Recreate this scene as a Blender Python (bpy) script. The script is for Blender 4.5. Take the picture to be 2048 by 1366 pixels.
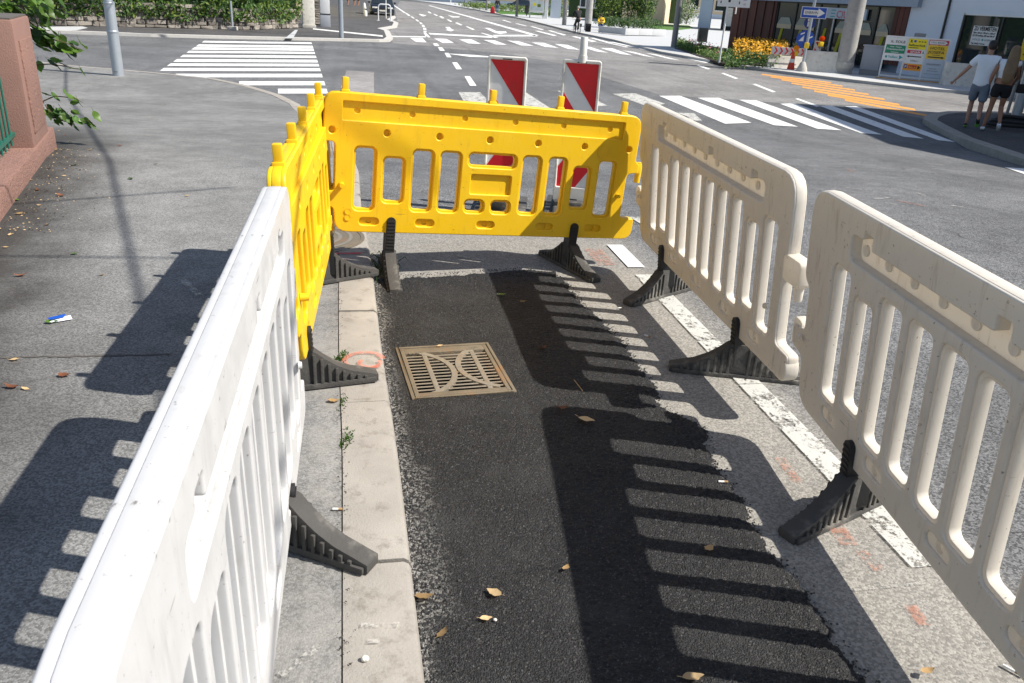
import bpy, bmesh, math, random
import numpy as np
from mathutils import Vector, Matrix, noise

# ------------------------------------------------------------------ camera, sky, sun, exposure
scene = bpy.context.scene
for o in list(bpy.data.objects):
    bpy.data.objects.remove(o)
COL = scene.collection
R_ = math.radians
FPX, PITCH, ROLL, CH = 1593.0, R_(23.44), R_(-3.44), 1.585        # focal length in photo pixels, camera height
fw = Vector((0, math.cos(PITCH), -math.sin(PITCH)))
rt = Vector((1, 0, 0)); dn = fw.cross(rt)
AX = rt * math.cos(ROLL) + dn * math.sin(ROLL)
AY = -rt * math.sin(ROLL) + dn * math.cos(ROLL)
CP = Vector((0, 0, CH))
cam = bpy.data.cameras.new('camera'); cam_o = bpy.data.objects.new('camera', cam); COL.objects.link(cam_o)
cam.sensor_width = 36; cam.lens = FPX / 2048 * 36; cam.clip_start = .05; cam.clip_end = 2000
m = Matrix.Identity(4)
for i in range(3):
    m[i][0] = AX[i]; m[i][1] = -AY[i]; m[i][2] = -fw[i]; m[i][3] = CP[i]
cam_o.matrix_world = m
cam.dof.use_dof = True; cam.dof.focus_distance = 4.2; cam.dof.aperture_fstop = 16
scene.camera = cam_o
scene.render.resolution_x, scene.render.resolution_y = 1024, 683

SUN_EL, SUN_AZ = R_(47.5), R_(-8.5)                               # azimuth from +x: right, slightly behind the camera
sdir = Vector((math.cos(SUN_EL) * math.cos(SUN_AZ), math.cos(SUN_EL) * math.sin(SUN_AZ), math.sin(SUN_EL)))
w = bpy.data.worlds.new('World'); scene.world = w; w.use_nodes = True
wn = w.node_tree; bg = wn.nodes['Background']
sky = wn.nodes.new('ShaderNodeTexSky'); sky.sky_type = 'NISHITA'; sky.sun_disc = False
sky.sun_elevation = SUN_EL; sky.sun_rotation = math.pi / 2 - SUN_AZ
sky.air_density = 1.0; sky.dust_density = 1.2
wn.links.new(sky.outputs[0], bg.inputs[0]); bg.inputs[1].default_value = 0.085
sl = bpy.data.lights.new('sun', 'SUN'); sl.energy = 4.6; sl.angle = R_(.53); sl.color = (1, .95, .87)
so = bpy.data.objects.new('sun', sl); COL.objects.link(so); so.rotation_euler = sdir.to_track_quat('Z', 'Y').to_euler()
scene.view_settings.view_transform = 'Standard'; scene.view_settings.look = 'None'
scene.view_settings.exposure = 0.62; scene.view_settings.gamma = 1; scene.view_settings.use_curve_mapping = False

# ------------------------------------------------------------------ terrain and placing helpers
def T(y):
    return -0.6 * min(max((y - 7) / 8.5, 0), 1)
YS = [6.5 + .5 * i for i in range(20)]
def ray(u, v):
    return AX * (u - 1024) + AY * (v - 683) + fw * FPX
def at(u, v, dz=0.0):
    """point of the ground (plus dz) that stands at this place of the photograph"""
    r = ray(u, v); t = (dz - CH) / r.z
    for i in range(60):
        t = .5 * t + .5 * (T((CP + r * t).y) + dz - CH) / r.z
    return CP + r * t
def onplane(u, v, p0, d):
    """(distance along d, height z) where a vertical plane through p0 along d is met"""
    r = ray(u, v); n = Vector((-d[1], d[0])); n.normalize()
    t = n.dot(Vector((p0[0], p0[1]))) / n.dot(Vector((r.x, r.y)))
    P = CP + r * t; dd = Vector((d[0], d[1])).normalized()
    return (Vector((P.x, P.y)) - Vector((p0[0], p0[1]))).dot(dd), P.z
def depth(p):
    return (Vector(p) - CP).dot(fw)
def hgt(p, v):
    q = Vector(p) - CP; a = (q.dot(AY), q.dot(fw)); b = (AY.z, fw.z)
    return ((v - 683) * a[1] - FPX * a[0]) / (FPX * b[0] - (v - 683) * b[1])

# ------------------------------------------------------------------ materials
MATS = {}
def nn(nt, t, **kw):
    n = nt.nodes.new(t)
    for k, v in kw.items():
        setattr(n, k, v)
    return n
def math_(nt, op, a, b=None, clamp=False):
    n = nn(nt, 'ShaderNodeMath', operation=op, use_clamp=clamp)
    for i, x in enumerate((a, b)):
        if x is None: continue
        if isinstance(x, (int, float)): n.inputs[i].default_value = x
        else: nt.links.new(x, n.inputs[i])
    return n.outputs[0]
def ramp(nt, x, lo, hi, a=0.0, b=1.0):
    n = nn(nt, 'ShaderNodeMapRange'); n.interpolation_type = 'SMOOTHSTEP'
    n.inputs[1].default_value = lo; n.inputs[2].default_value = hi; n.inputs[3].default_value = a; n.inputs[4].default_value = b
    nt.links.new(x, n.inputs[0]); return n.outputs[0]
def noi(nt, vec, scale, detail=3, rough=.55, dist=0):
    n = nn(nt, 'ShaderNodeTexNoise'); n.inputs['Scale'].default_value = scale; n.inputs['Detail'].default_value = detail
    n.inputs['Roughness'].default_value = rough; n.inputs['Distortion'].default_value = dist
    nt.links.new(vec, n.inputs['Vector']); return n.outputs[0]
def vor(nt, vec, scale, out='Distance', feature='F1'):
    n = nn(nt, 'ShaderNodeTexVoronoi', feature=feature); n.inputs['Scale'].default_value = scale
    nt.links.new(vec, n.inputs['Vector']); return n.outputs[out]
def mix(nt, f, a, b, blend='MIX'):
    n = nn(nt, 'ShaderNodeMix', data_type='RGBA', blend_type=blend)
    if isinstance(f, (int, float)): n.inputs[0].default_value = f
    else: nt.links.new(f, n.inputs[0])
    for i, x in ((6, a), (7, b)):
        if isinstance(x, tuple): n.inputs[i].default_value = (*x[:3], 1)
        else: nt.links.new(x, n.inputs[i])
    return n.outputs[2]
def bump(nt, h, strength, dist):
    n = nn(nt, 'ShaderNodeBump'); n.inputs['Strength'].default_value = strength; n.inputs['Distance'].default_value = dist
    nt.links.new(h, n.inputs['Height']); return n.outputs[0]
def start(name):
    mt = bpy.data.materials.new(name); mt.use_nodes = True; nt = mt.node_tree
    b = nt.nodes['Principled BSDF']; MATS[name] = mt
    return mt, nt, b
def pos(nt):
    return nn(nt, 'ShaderNodeNewGeometry').outputs['Position']
def oco(nt):
    return nn(nt, 'ShaderNodeTexCoord').outputs['Object']
def mat(name, col, rough=.6, var=.12, scale=6, metal=0, bmp=0, bscale=60, dirt=None, damt=.35, dscale=9, spec=.5, world=False, trans=0, rnd=0, coat=0):
    """plain procedural material: base colour with uneven tone, optional dirt, fine relief"""
    mt, nt, b = start(name)
    v = pos(nt) if world else oco(nt)
    c = mix(nt, noi(nt, v, scale, 3), tuple(x * (1 - var) for x in col), tuple(min(x * (1 + var), 1) for x in col))
    if rnd:
        oi = nn(nt, 'ShaderNodeObjectInfo').outputs['Random']
        c = mix(nt, 1.0, c, ramp(nt, oi, 0, 1, 1 - rnd, 1 + rnd), 'MULTIPLY')
    if dirt:
        d = ramp(nt, noi(nt, v, dscale, 4, .7), .5, .75, 0, damt)
        c = mix(nt, d, c, dirt)
    nt.links.new(c, b.inputs['Base Color'])
    b.inputs['Roughness'].default_value = rough; b.inputs['Metallic'].default_value = metal
    b.inputs['Specular IOR Level'].default_value = spec
    if coat: b.inputs['Coat Weight'].default_value = coat
    if bmp:
        nt.links.new(bump(nt, noi(nt, v, bscale, 4, .65), .8, bmp), b.inputs['Normal'])
    if trans:
        tr = nn(nt, 'ShaderNodeBsdfTranslucent'); nt.links.new(c, tr.inputs[0])
        ms = nn(nt, 'ShaderNodeMixShader'); ms.inputs[0].default_value = trans
        nt.links.new(b.outputs[0], ms.inputs[1]); nt.links.new(tr.outputs[0], ms.inputs[2])
        nt.links.new(ms.outputs[0], nt.nodes['Material Output'].inputs[0])
    return mt
def asphalt(name, lo, hi, warm=(1, 1, 1), grain=130, attr=False, wall=False, rough=.9, streak=.22, crack=.23):
    """worn bituminous surface: chips of stone of different grey, stains, cracks"""
    mt, nt, b = start(name); p = pos(nt)
    chip = nn(nt, 'ShaderNodeSeparateColor'); nt.links.new(vor(nt, p, grain, 'Color'), chip.inputs[0])
    fine = noi(nt, p, grain * 2.2, 2, .6)
    g = math_(nt, 'ADD', math_(nt, 'MULTIPLY', chip.outputs[0], .65), math_(nt, 'MULTIPLY', fine, .35))
    big = noi(nt, p, .55, 3, .6); mid = noi(nt, p, 5, 3, .65)
    c = mix(nt, ramp(nt, g, .18, .85), tuple(lo * x for x in warm), tuple(hi * x for x in warm))
    c = mix(nt, 1.0, c, ramp(nt, big, .3, .7, .8, 1.16), 'MULTIPLY')
    c = mix(nt, 1.0, c, ramp(nt, mid, .3, .7, .86, 1.12), 'MULTIPLY')
    # tyre-dark streaks and hairline cracks
    vm = nn(nt, 'ShaderNodeVectorRotate', rotation_type='Z_AXIS'); vm.inputs['Angle'].default_value = -.2; nt.links.new(p, vm.inputs['Vector'])
    sc = nn(nt, 'ShaderNodeMapping'); sc.inputs['Scale'].default_value = (1.3, .05, 1); nt.links.new(vm.outputs[0], sc.inputs[0])
    c = mix(nt, ramp(nt, noi(nt, sc.outputs[0], 1.6, 1), .52, .72, 0, streak), c, (.045, .045, .048))
    dv = nn(nt, 'ShaderNodeVectorMath', operation='ADD'); nt.links.new(p, dv.inputs[0])
    nv = nn(nt, 'ShaderNodeTexNoise'); nv.inputs['Scale'].default_value = 1.4; nv.inputs['Detail'].default_value = 1; nt.links.new(p, nv.inputs['Vector']); nt.links.new(nv.outputs['Color'], dv.inputs[1])
    if crack:
        cr = vor(nt, dv.outputs[0], crack, 'Distance', 'DISTANCE_TO_EDGE')
        c = mix(nt, ramp(nt, cr, .0003, .0014, .75, 0), c, (.03, .03, .03))
    if wall:                                           # rotted leaves and soil that lie along the pink wall
        vd = nn(nt, 'ShaderNodeVectorMath', operation='DOT_PRODUCT'); nt.links.new(p, vd.inputs[0]); vd.inputs[1].default_value = (.919, .394, 0)
        d = math_(nt, 'ADD', vd.outputs['Value'], 1.177)
        d = math_(nt, 'ADD', d, math_(nt, 'MULTIPLY', noi(nt, p, 2.5, 4, .7), -1.2))
        sy = nn(nt, 'ShaderNodeSeparateXYZ'); nt.links.new(p, sy.inputs[0])
        c = mix(nt, math_(nt, 'MULTIPLY', ramp(nt, d, -.55, .25, .88, 0), ramp(nt, sy.outputs[1], 8.2, 10.5, 1, 0)), c, (.028, .025, .022))
        # pale cement smears beside the kerb
        vk = nn(nt, 'ShaderNodeVectorMath', operation='DOT_PRODUCT'); nt.links.new(p, vk.inputs[0]); vk.inputs[1].default_value = (.975, .2205, 0)
        k = math_(nt, 'MULTIPLY', ramp(nt, vk.outputs['Value'], -.45, -.1), ramp(nt, noi(nt, p, 4, 6, .7), .35, .7))
        c = mix(nt, math_(nt, 'MULTIPLY', k, .75), c, (.33, .315, .29))
    if attr:
        a = nn(nt, 'ShaderNodeAttribute', attribute_name='dust').outputs['Fac']
        k = math_(nt, 'MULTIPLY', a, ramp(nt, noi(nt, p, 9, 5, .75), .12, .50), True)
        c = mix(nt, k, c, mix(nt, ramp(nt, g, .2, .9), (.20, .19, .17), (.37, .348, .31)))
    nt.links.new(c, b.inputs['Base Color']); b.inputs['Roughness'].default_value = rough; b.inputs['Specular IOR Level'].default_value = .35
    h = math_(nt, 'ADD', math_(nt, 'MULTIPLY', vor(nt, p, grain), -1.0), math_(nt, 'MULTIPLY', fine, .7))
    nt.links.new(bump(nt, h, .42, .0035), b.inputs['Normal'])
    return mt
def paint(name, col, wear=.5, scale=7, alpha=1.0):
    """road paint, worn through to the asphalt in places"""
    mt, nt, b = start(name); p = pos(nt)
    c = mix(nt, noi(nt, p, 3, 5), tuple(x * .82 for x in col), col)
    c = mix(nt, ramp(nt, noi(nt, p, 70, 3), .55, .75, 0, .35), c, (.2, .2, .2))
    nt.links.new(c, b.inputs['Base Color']); b.inputs['Roughness'].default_value = .75
    tr = nn(nt, 'ShaderNodeBsdfTransparent'); ms = nn(nt, 'ShaderNodeMixShader')
    f = math_(nt, 'ADD', math_(nt, 'MULTIPLY', noi(nt, p, scale, 5, .78), .7), math_(nt, 'MULTIPLY', noi(nt, p, 90, 2), .3))
    nt.links.new(ramp(nt, f, wear - .07, wear + .03, 0, alpha), ms.inputs[0])
    nt.links.new(tr.outputs[0], ms.inputs[1]); nt.links.new(b.outputs[0], ms.inputs[2])
    nt.links.new(ms.outputs[0], nt.nodes['Material Output'].inputs[0])
    return mt
def plastic(name, col, shade, dirt, damt, rough=.42, trans=.12, spec=.5, scuff=.55):
    """moulded barrier plastic with scuffs, grime runs and specks"""
    mt, nt, b = start(name); v = oco(nt)
    c = mix(nt, noi(nt, v, 2.2, 4), shade, col)
    st = nn(nt, 'ShaderNodeMapping'); st.inputs['Scale'].default_value = (9, 9, 1.6); nt.links.new(v, st.inputs[0])
    c = mix(nt, ramp(nt, noi(nt, st.outputs[0], 3, 4, .7), .52, .8, 0, damt), c, dirt)
    c = mix(nt, ramp(nt, noi(nt, v, 55, 4, .7), .64, .72, 0, min(damt * 2.2, .8)), c, tuple(x * .5 for x in dirt))
    sf = nn(nt, 'ShaderNodeMapping'); sf.inputs['Scale'].default_value = (2.5, 2.5, 40); sf.inputs['Rotation'].default_value = (0, .35, 0); nt.links.new(v, sf.inputs[0])
    c = mix(nt, math_(nt, 'MULTIPLY', ramp(nt, noi(nt, sf.outputs[0], 2.2, 3, .6), .66, .72, 0, scuff), ramp(nt, noi(nt, v, 4.5, 2), .5, .62)), c, (.09, .075, .06))
    nt.links.new(c, b.inputs['Base Color'])
    nt.links.new(ramp(nt, noi(nt, v, 14, 5), .3, .7, rough - .08, rough + .15), b.inputs['Roughness'])
    b.inputs['Specular IOR Level'].default_value = spec
    nt.links.new(bump(nt, noi(nt, v, 5, 3), .25, .006), b.inputs['Normal'])
    tr = nn(nt, 'ShaderNodeBsdfTranslucent'); nt.links.new(c, tr.inputs[0])
    ms = nn(nt, 'ShaderNodeMixShader'); ms.inputs[0].default_value = trans
    nt.links.new(b.outputs[0], ms.inputs[1]); nt.links.new(tr.outputs[0], ms.inputs[2])
    nt.links.new(ms.outputs[0], nt.nodes['Material Output'].inputs[0])
    return mt
def glass(name, col, rough=.03, metal=0):
    mt, nt, b = start(name)
    b.inputs['Base Color'].default_value = (*col, 1); b.inputs['Roughness'].default_value = rough; b.inputs['Specular IOR Level'].default_value = .9
    b.inputs['Metallic'].default_value = metal
    return mt

# ------------------------------------------------------------------ mesh building
class MB:
    def __init__(s): s.v = []; s.f = []
    def add(s, vs, fs):
        k = len(s.v); s.v += [tuple(x) for x in vs]; s.f += [tuple(i + k for i in f) for f in fs]; return s
    def box(s, c, d, M=None):
        x, y, z = (q / 2 for q in d)
        vs = [Vector((a * x, b * y, e * z)) for a in (-1, 1) for b in (-1, 1) for e in (-1, 1)]
        if M: vs = [M @ q for q in vs]
        vs = [q + Vector(c) for q in vs]
        return s.add(vs, [(0, 1, 3, 2), (4, 6, 7, 5), (0, 4, 5, 1), (2, 3, 7, 6), (0, 2, 6, 4), (1, 5, 7, 3)])
    def bb(s, x0, x1, y0, y1, z0, z1):
        return s.box(((x0 + x1) / 2, (y0 + y1) / 2, (z0 + z1) / 2), (abs(x1 - x0), abs(y1 - y0), abs(z1 - z0)))
    def tube(s, path, r, n=8, cap=True):
        path = [Vector(p) for p in path]; rs = r if isinstance(r, (list, tuple)) else [r] * len(path)
        vs = []; up = None
        for i, p in enumerate(path):
            a = path[max(i - 1, 0)]; b = path[min(i + 1, len(path) - 1)]; t = (b - a).normalized()
            if up is None: up = Vector((0, 0, 1)) if abs(t.z) < .9 else Vector((1, 0, 0))
            x = t.cross(up).normalized(); up = x.cross(t).normalized()
            vs += [p + (x * math.cos(2 * math.pi * k / n) + up * math.sin(2 * math.pi * k / n)) * rs[i] for k in range(n)]
        fs = [(i * n + k, i * n + (k + 1) % n, (i + 1) * n + (k + 1) % n, (i + 1) * n + k) for i in range(len(path) - 1) for k in range(n)]
        if cap: fs += [tuple(range(n - 1, -1, -1)), tuple(range((len(path) - 1) * n, len(path) * n))]
        return s.add(vs, fs)
    def lathe(s, prof, n=16, c=(0, 0, 0), M=None):
        vs = [Vector((r * math.cos(2 * math.pi * k / n), r * math.sin(2 * math.pi * k / n), z)) for r, z in prof for k in range(n)]
        if M: vs = [M @ q for q in vs]
        vs = [q + Vector(c) for q in vs]
        fs = [(i * n + k, i * n + (k + 1) % n, (i + 1) * n + (k + 1) % n, (i + 1) * n + k) for i in range(len(prof) - 1) for k in range(n)]
        fs += [tuple(range(n - 1, -1, -1)), tuple(range((len(prof) - 1) * n, len(prof) * n))]
        return s.add(vs, fs)
    def prism(s, poly, a, b, M=None):
        """polygon in local x,z extruded along y from a to b"""
        n = len(poly); vs = [Vector((x, a, z)) for x, z in poly] + [Vector((x, b, z)) for x, z in poly]
        if M: vs = [M @ q for q in vs]
        return s.add(vs, [tuple(range(n)), tuple(range(2 * n - 1, n - 1, -1))] + [(i, i + n, (i + 1) % n + n, (i + 1) % n) for i in range(n)])
    def ball(s, c, r, n=10, m_=7, sq=(1, 1, 1)):
        vs = [Vector(c) + Vector((r * sq[0] * math.sin(math.pi * j / m_) * math.cos(2 * math.pi * k / n), r * sq[1] * math.sin(math.pi * j / m_) * math.sin(2 * math.pi * k / n), r * sq[2] * math.cos(math.pi * j / m_))) for j in range(m_ + 1) for k in range(n)]
        return s.add(vs, [(j * n + k, (j + 1) * n + k, (j + 1) * n + (k + 1) % n, j * n + (k + 1) % n) for j in range(m_) for k in range(n)])
    def mesh(s, name, mt, smooth=False, bevel=0, ang=40):
        me = bpy.data.meshes.new(name); me.from_pydata(s.v, [], s.f)
        bm = bmesh.new(); bm.from_mesh(me)
        bmesh.ops.remove_doubles(bm, verts=bm.verts, dist=1e-5)
        bmesh.ops.recalc_face_normals(bm, faces=bm.faces)
        if bevel:
            es = [e for e in bm.edges if len(e.link_faces) == 2 and e.calc_face_angle(0) > R_(30)]
            bmesh.ops.bevel(bm, geom=es, offset=bevel, segments=2, affect='EDGES', profile=.6, clamp_overlap=True)
        bm.to_mesh(me); bm.free()
        if mt: me.materials.append(MATS[mt] if isinstance(mt, str) else mt)
        if smooth or bevel:
            for p in me.polygons: p.use_smooth = True
            me.set_sharp_from_angle(angle=R_(ang))
        return me
    def build(s, name, mt, parent=None, smooth=False, bevel=0, ang=40, label=None):
        return obj(name, s.mesh(name, mt, smooth, bevel, ang), parent, label)
def obj(name, me, parent=None, label=None):
    o = bpy.data.objects.new(name, me); COL.objects.link(o); o.parent = parent
    if label: o['label'] = label
    return o
def tag(o, label=None, cat=None, group=None, kind=None):
    for k, v in (('label', label), ('category', cat), ('group', group), ('kind', kind)):
        if v: o[k] = v
    return o
def thing(name, loc, label, cat, rz=0, group=None):
    o = bpy.data.objects.new(name, None); COL.objects.link(o); o.location = loc; o.rotation_euler = (0, 0, rz)
    o.empty_display_size = .1
    return tag(o, label, cat, group)
def copy_tree(o, parent=None):
    c = o.copy(); COL.objects.link(c); c.parent = parent
    for ch in [x for x in bpy.data.objects if x.parent == o]:
        copy_tree(ch, c)
    return c
def from_temp(o):
    COL.objects.link(o); bpy.context.view_layer.update()
    me = bpy.data.meshes.new_from_object(o.evaluated_get(bpy.context.evaluated_depsgraph_get()))
    d = o.data; bpy.data.objects.remove(o)
    return me
def sheet2d(loops, half, bev, mt, name, smooth=True):
    """flat plate in x,z with holes; first loop outline, the rest holes; thickness 2*half along y"""
    cu = bpy.data.curves.new('tmp', 'CURVE'); cu.dimensions = '2D'; cu.fill_mode = 'BOTH'
    cu.extrude = half - bev; cu.bevel_depth = bev; cu.bevel_resolution = 1; cu.offset = -bev
    for lp in loops:
        sp = cu.splines.new('POLY'); sp.points.add(len(lp) - 1); sp.use_cyclic_u = True
        for q, (x, z) in zip(sp.points, lp): q.co = (x, z, 0, 1)
    me = from_temp(bpy.data.objects.new('tmp', cu)); me.name = name
    me.transform(Matrix(((1, 0, 0, 0), (0, 0, -1, 0), (0, 1, 0, 0), (0, 0, 0, 1))))
    me.materials.clear(); me.materials.append(MATS[mt])
    for p in me.polygons: p.use_smooth = smooth
    me.set_sharp_from_angle(angle=R_(50))
    return me
def text(s, size, mt, parent, M, name='lettering', align='LEFT', width=None, ext=.002, shear=0, bold=0):
    cu = bpy.data.curves.new('tmp', 'FONT'); cu.body = s; cu.size = size; cu.extrude = ext; cu.align_x = align; cu.resolution_u = 2; cu.shear = shear; cu.offset = bold
    me = from_temp(bpy.data.objects.new('tmp', cu)); me.name = name
    if width and len(me.vertices):
        xs = [v.co.x for v in me.vertices]; k = width / (max(xs) - min(xs))
        me.transform(Matrix.Diagonal((k, 1, 1, 1)))
    me.materials.clear(); me.materials.append(MATS[mt])
    o = obj(name, me, parent); o.matrix_local = M
    return o
UPRIGHT = Matrix(((1, 0, 0, 0), (0, 0, -1, 0), (0, 1, 0, 0), (0, 0, 0, 1)))   # text plane x,y -> x,z facing -y
def up_at(x, y, z): return Matrix.Translation((x, y, z)) @ UPRIGHT
def rr(x0, z0, x1, z1, r, n=4):
    o = []
    for cx, cz, a in ((x1 - r, z0 + r, -90), (x1 - r, z1 - r, 0), (x0 + r, z1 - r, 90), (x0 + r, z0 + r, 180)):
        o += [(cx + r * math.cos(R_(a + 90 * i / n)), cz + r * math.sin(R_(a + 90 * i / n))) for i in range(n + 1)]
    return o
def circ(x, z, r, n=14): return [(x + r * math.cos(2 * math.pi * i / n), z + r * math.sin(2 * math.pi * i / n)) for i in range(n)]
def roundpoly(pts, n=4):
    """pts of (x, z, radius): polygon with rounded corners"""
    o = []; k = len(pts)
    for i, (x, z, r) in enumerate(pts):
        p = Vector((x, z)); a = (Vector(pts[i - 1][:2]) - p); b = (Vector(pts[(i + 1) % k][:2]) - p)
        if r <= 0: o.append((x, z)); continue
        r = min(r, a.length * .49, b.length * .49); a = p + a.normalized() * r; b = p + b.normalized() * r
        o += [tuple(a * (1 - t) ** 2 + p * 2 * t * (1 - t) + b * t * t) for t in [j / n for j in range(n + 1)]]
    return o
def drape(name, poly, dz, mt, thick=0, parent=None, split=True, kind='structure'):
    """polygon laid on the terrain at dz, with side walls down to dz - thick"""
    bm = bmesh.new(); vs = [bm.verts.new((p[0], p[1], 0)) for p in poly]; f = bm.faces.new(vs)
    if f.normal.z < 0 or f.calc_area() and sum((poly[i][0] * poly[(i + 1) % len(poly)][1] - poly[(i + 1) % len(poly)][0] * poly[i][1]) for i in range(len(poly))) < 0: f.normal_flip()
    if thick:
        ex = bmesh.ops.extrude_face_region(bm, geom=[f])
        for v in [g for g in ex['geom'] if isinstance(g, bmesh.types.BMVert)]: v.co.z = 1
    lo, hi = min(p[1] for p in poly), max(p[1] for p in poly)
    for y in YS:
        if lo < y < hi: bmesh.ops.bisect_plane(bm, geom=bm.verts[:] + bm.edges[:] + bm.faces[:], plane_co=(0, y, 0), plane_no=(0, 1, 0))
    for v in bm.verts:
        v.co.z = T(v.co.y) + dz - (thick if (thick and v.co.z < .5) else 0)
    bmesh.ops.recalc_face_normals(bm, faces=bm.faces)
    if not thick:
        for f in bm.faces:
            if f.normal.z < 0: f.normal_flip()
    me = bpy.data.meshes.new(name); bm.to_mesh(me); bm.free(); me.materials.append(MATS[mt])
    o = obj(name, me, parent)
    if kind and not parent: o['kind'] = kind
    return o
rng = random.Random(7)
PIER_H = 1.19
ORD = ['first', 'second', 'third', 'fourth', 'fifth', 'sixth', 'seventh', 'eighth']
# ------------------------------------------------------------------ materials in use
asphalt('road', .06, .225, (.985, 1.0, 1.02), 140, attr=True)
asphalt('pavement', .125, .275, (1.0, .995, .965), 165, wall=True, streak=.05, crack=0)
asphalt('far_pavement', .05, .11, (1.04, 1, 1), 110)
mat('kerb', (.315, .292, .26), .9, .28, 5, bmp=.004, bscale=150, dirt=(.17, .15, .125), damt=.8, dscale=13, world=True)
mat('kerb_far', (.50, .485, .455), .9, .12, 4, bmp=.004, world=True, dirt=(.3, .27, .22), damt=.4)
mat('slab', (.47, .48, .485), .85, .08, 2, world=True, dirt=(.4, .4, .4), damt=.3, dscale=3, bmp=.002, bscale=90)
mat('concrete', (.46, .44, .4), .9, .15, 4, bmp=.008, bscale=50, dirt=(.2, .19, .17), damt=.5, dscale=7)
mat('concrete_pale', (.70, .67, .6), .9, .14, 5, bmp=.008, bscale=40, dirt=(.3, .28, .24), damt=.55, dscale=6)
paint('white_paint', (.80, .80, .78), .395, 5)
paint('white_paint_worn', (.66, .65, .60), .47, 9, .85)
paint('orange_paint', (.80, .35, .07), .39, 6)
paint('spray_orange', (.60, .20, .10), .52, 26, .36)
paint('spray_red', (.72, .06, .08), .45, 30, .85)
paint('chalk', (.6, .58, .53), .53, 22, .6)
plastic('white_plastic', (.89, .84, .75), (.85, .785, .68), (.36, .26, .16), .45, .45, .28, .5, .6)
plastic('white_plastic_clean', (.66, .66, .66), (.60, .60, .60), (.34, .31, .27), .38, .4, .1, .5, .7)
plastic('yellow_plastic', (.93, .60, .012), (.89, .545, .01), (.40, .22, .03), .30, .38, .08, .5, .7)
mat('rubber', (.06, .057, .053), .8, .25, 8, bmp=.004, bscale=70, dirt=(.29, .27, .235), damt=.9, dscale=5)
mat('rubber_black', (.016, .016, .017), .6, .2, 10, bmp=.002)
mat('sign_red', (.72, .014, .028), .35, .08, 5, dirt=(.3, .05, .05), damt=.3)
mat('sign_white', (.78, .78, .76), .4, .05, 5, dirt=(.5, .47, .4), damt=.35)
mat('frame_white', (.70, .68, .62), .5, .08, 8, dirt=(.28, .25, .2), damt=.55, dscale=11)
mat('pink_render', (.27, .15, .118), .95, .16, 3, bmp=.03, bscale=38, dirt=(.2, .11, .09), damt=.5, dscale=5)
mat('pink_smooth', (.25, .142, .113), .9, .14, 4, bmp=.006, bscale=90, dirt=(.24, .13, .1), damt=.45, dscale=6)
mat('green_metal', (.012, .12, .085), .4, .15, 6)
mat('galvanised', (.42, .46, .50), .45, .14, 9, metal=.55, bmp=.002, bscale=40, dirt=(.25, .25, .26), damt=.3)
mat('grey_post', (.24, .235, .23), .5, .12, 5, metal=.3)
mat('mast', (.36, .35, .33), .85, .2, 3, bmp=.005, bscale=30, dirt=(.14, .14, .14), damt=.55, dscale=4)
mat('leaf_a', (.055, .125, .018), .45, .3, 6, trans=.3, rnd=.35)
mat('leaf_b', (.10, .19, .025), .45, .3, 6, trans=.35, rnd=.3)
mat('foliage_dark', (.025, .065, .012), .55, .35, 2, trans=.2, world=True)
mat('foliage_mid', (.06, .135, .018), .55, .35, 2, trans=.25, world=True)
mat('foliage_light', (.17, .24, .04), .55, .3, 2, trans=.3, world=True)
mat('stem', (.12, .085, .045), .85, .2)
mat('bark', (.09, .07, .05), .9, .3, 4, bmp=.02, bscale=14)
mat('yellow_flower', (.83, .42, .01), .6, .18, 3, trans=.2, world=True)
mat('pink_flower', (.5, .2, .22), .6, .25, 3, trans=.2, world=True)
mat('soil', (.045, .035, .025), .95, .3, 9, bmp=.02, bscale=30, world=True)
mat('lawn', (.07, .16, .02), .8, .3, 8, world=True, bmp=.03, bscale=60)
mat('dry_leaf', (.42, .27, .12), .7, .3, 30, trans=.25, rnd=.35)
mat('pale_leaf', (.68, .48, .25), .7, .2, 30, trans=.25, rnd=.2)
mat('brown_leaf', (.22, .08, .035), .7, .3, 30, trans=.2, rnd=.3)
mat('pebble', (.28, .27, .26), .85, .35, 40, rnd=.5)
mat('grate_iron', (.25, .205, .145), .55, .35, 9, metal=.45, bmp=.003, bscale=90, dirt=(.40, .19, .06), damt=.7, dscale=7)
mat('grate_bar', (.36, .315, .245), .5, .3, 14, metal=.5, bmp=.002, bscale=90, dirt=(.36, .17, .06), damt=.5, dscale=9)
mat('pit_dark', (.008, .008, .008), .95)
mat('stone', (.24, .215, .185), .92, .25, 5, bmp=.02, bscale=16, rnd=.4, dirt=(.12, .11, .1), damt=.5)
mat('mortar', (.10, .09, .08), .95, .3, 8)
mat('plaster_blue', (.72, .79, .88), .9, .04, 2, bmp=.002, bscale=50)
mat('plaster_grey', (.36, .43, .52), .9, .04, 2)
mat('plaster_beige', (.62, .5, .34), .9, .06, 2)
mat('wood_red', (.105, .028, .018), .6, .3, 6, rnd=.35, bmp=.004, bscale=30)
mat('frame_dark', (.02, .022, .024), .4, .1)
mat('frame_steel', (.42, .43, .44), .4, .1, metal=.4)
glass('glass_dark', (.018, .026, .028), .04)
glass('glass_car', (.02, .028, .035), .05)
mat('awning_reflection', (.36, .37, .31), .8, .15, 5)
mat('curtain_yellow', (.42, .40, .02), .8, .2, 5)
mat('sign_blue', (.012, .08, .42), .35, .06, 4)
mat('sign_navy', (.012, .035, .19), .35, .06, 4)
mat('ink', (.012, .012, .014), .5, .05)
mat('ink_grey', (.22, .23, .25), .5, .05)
mat('sign_yellow', (.84, .55, .03), .4, .06, 4, dirt=(.5, .3, .05), damt=.2)
mat('sign_lemon', (.86, .72, .02), .4, .05, 4)
mat('sign_orange', (.88, .36, .01), .4, .05, 4)
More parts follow.
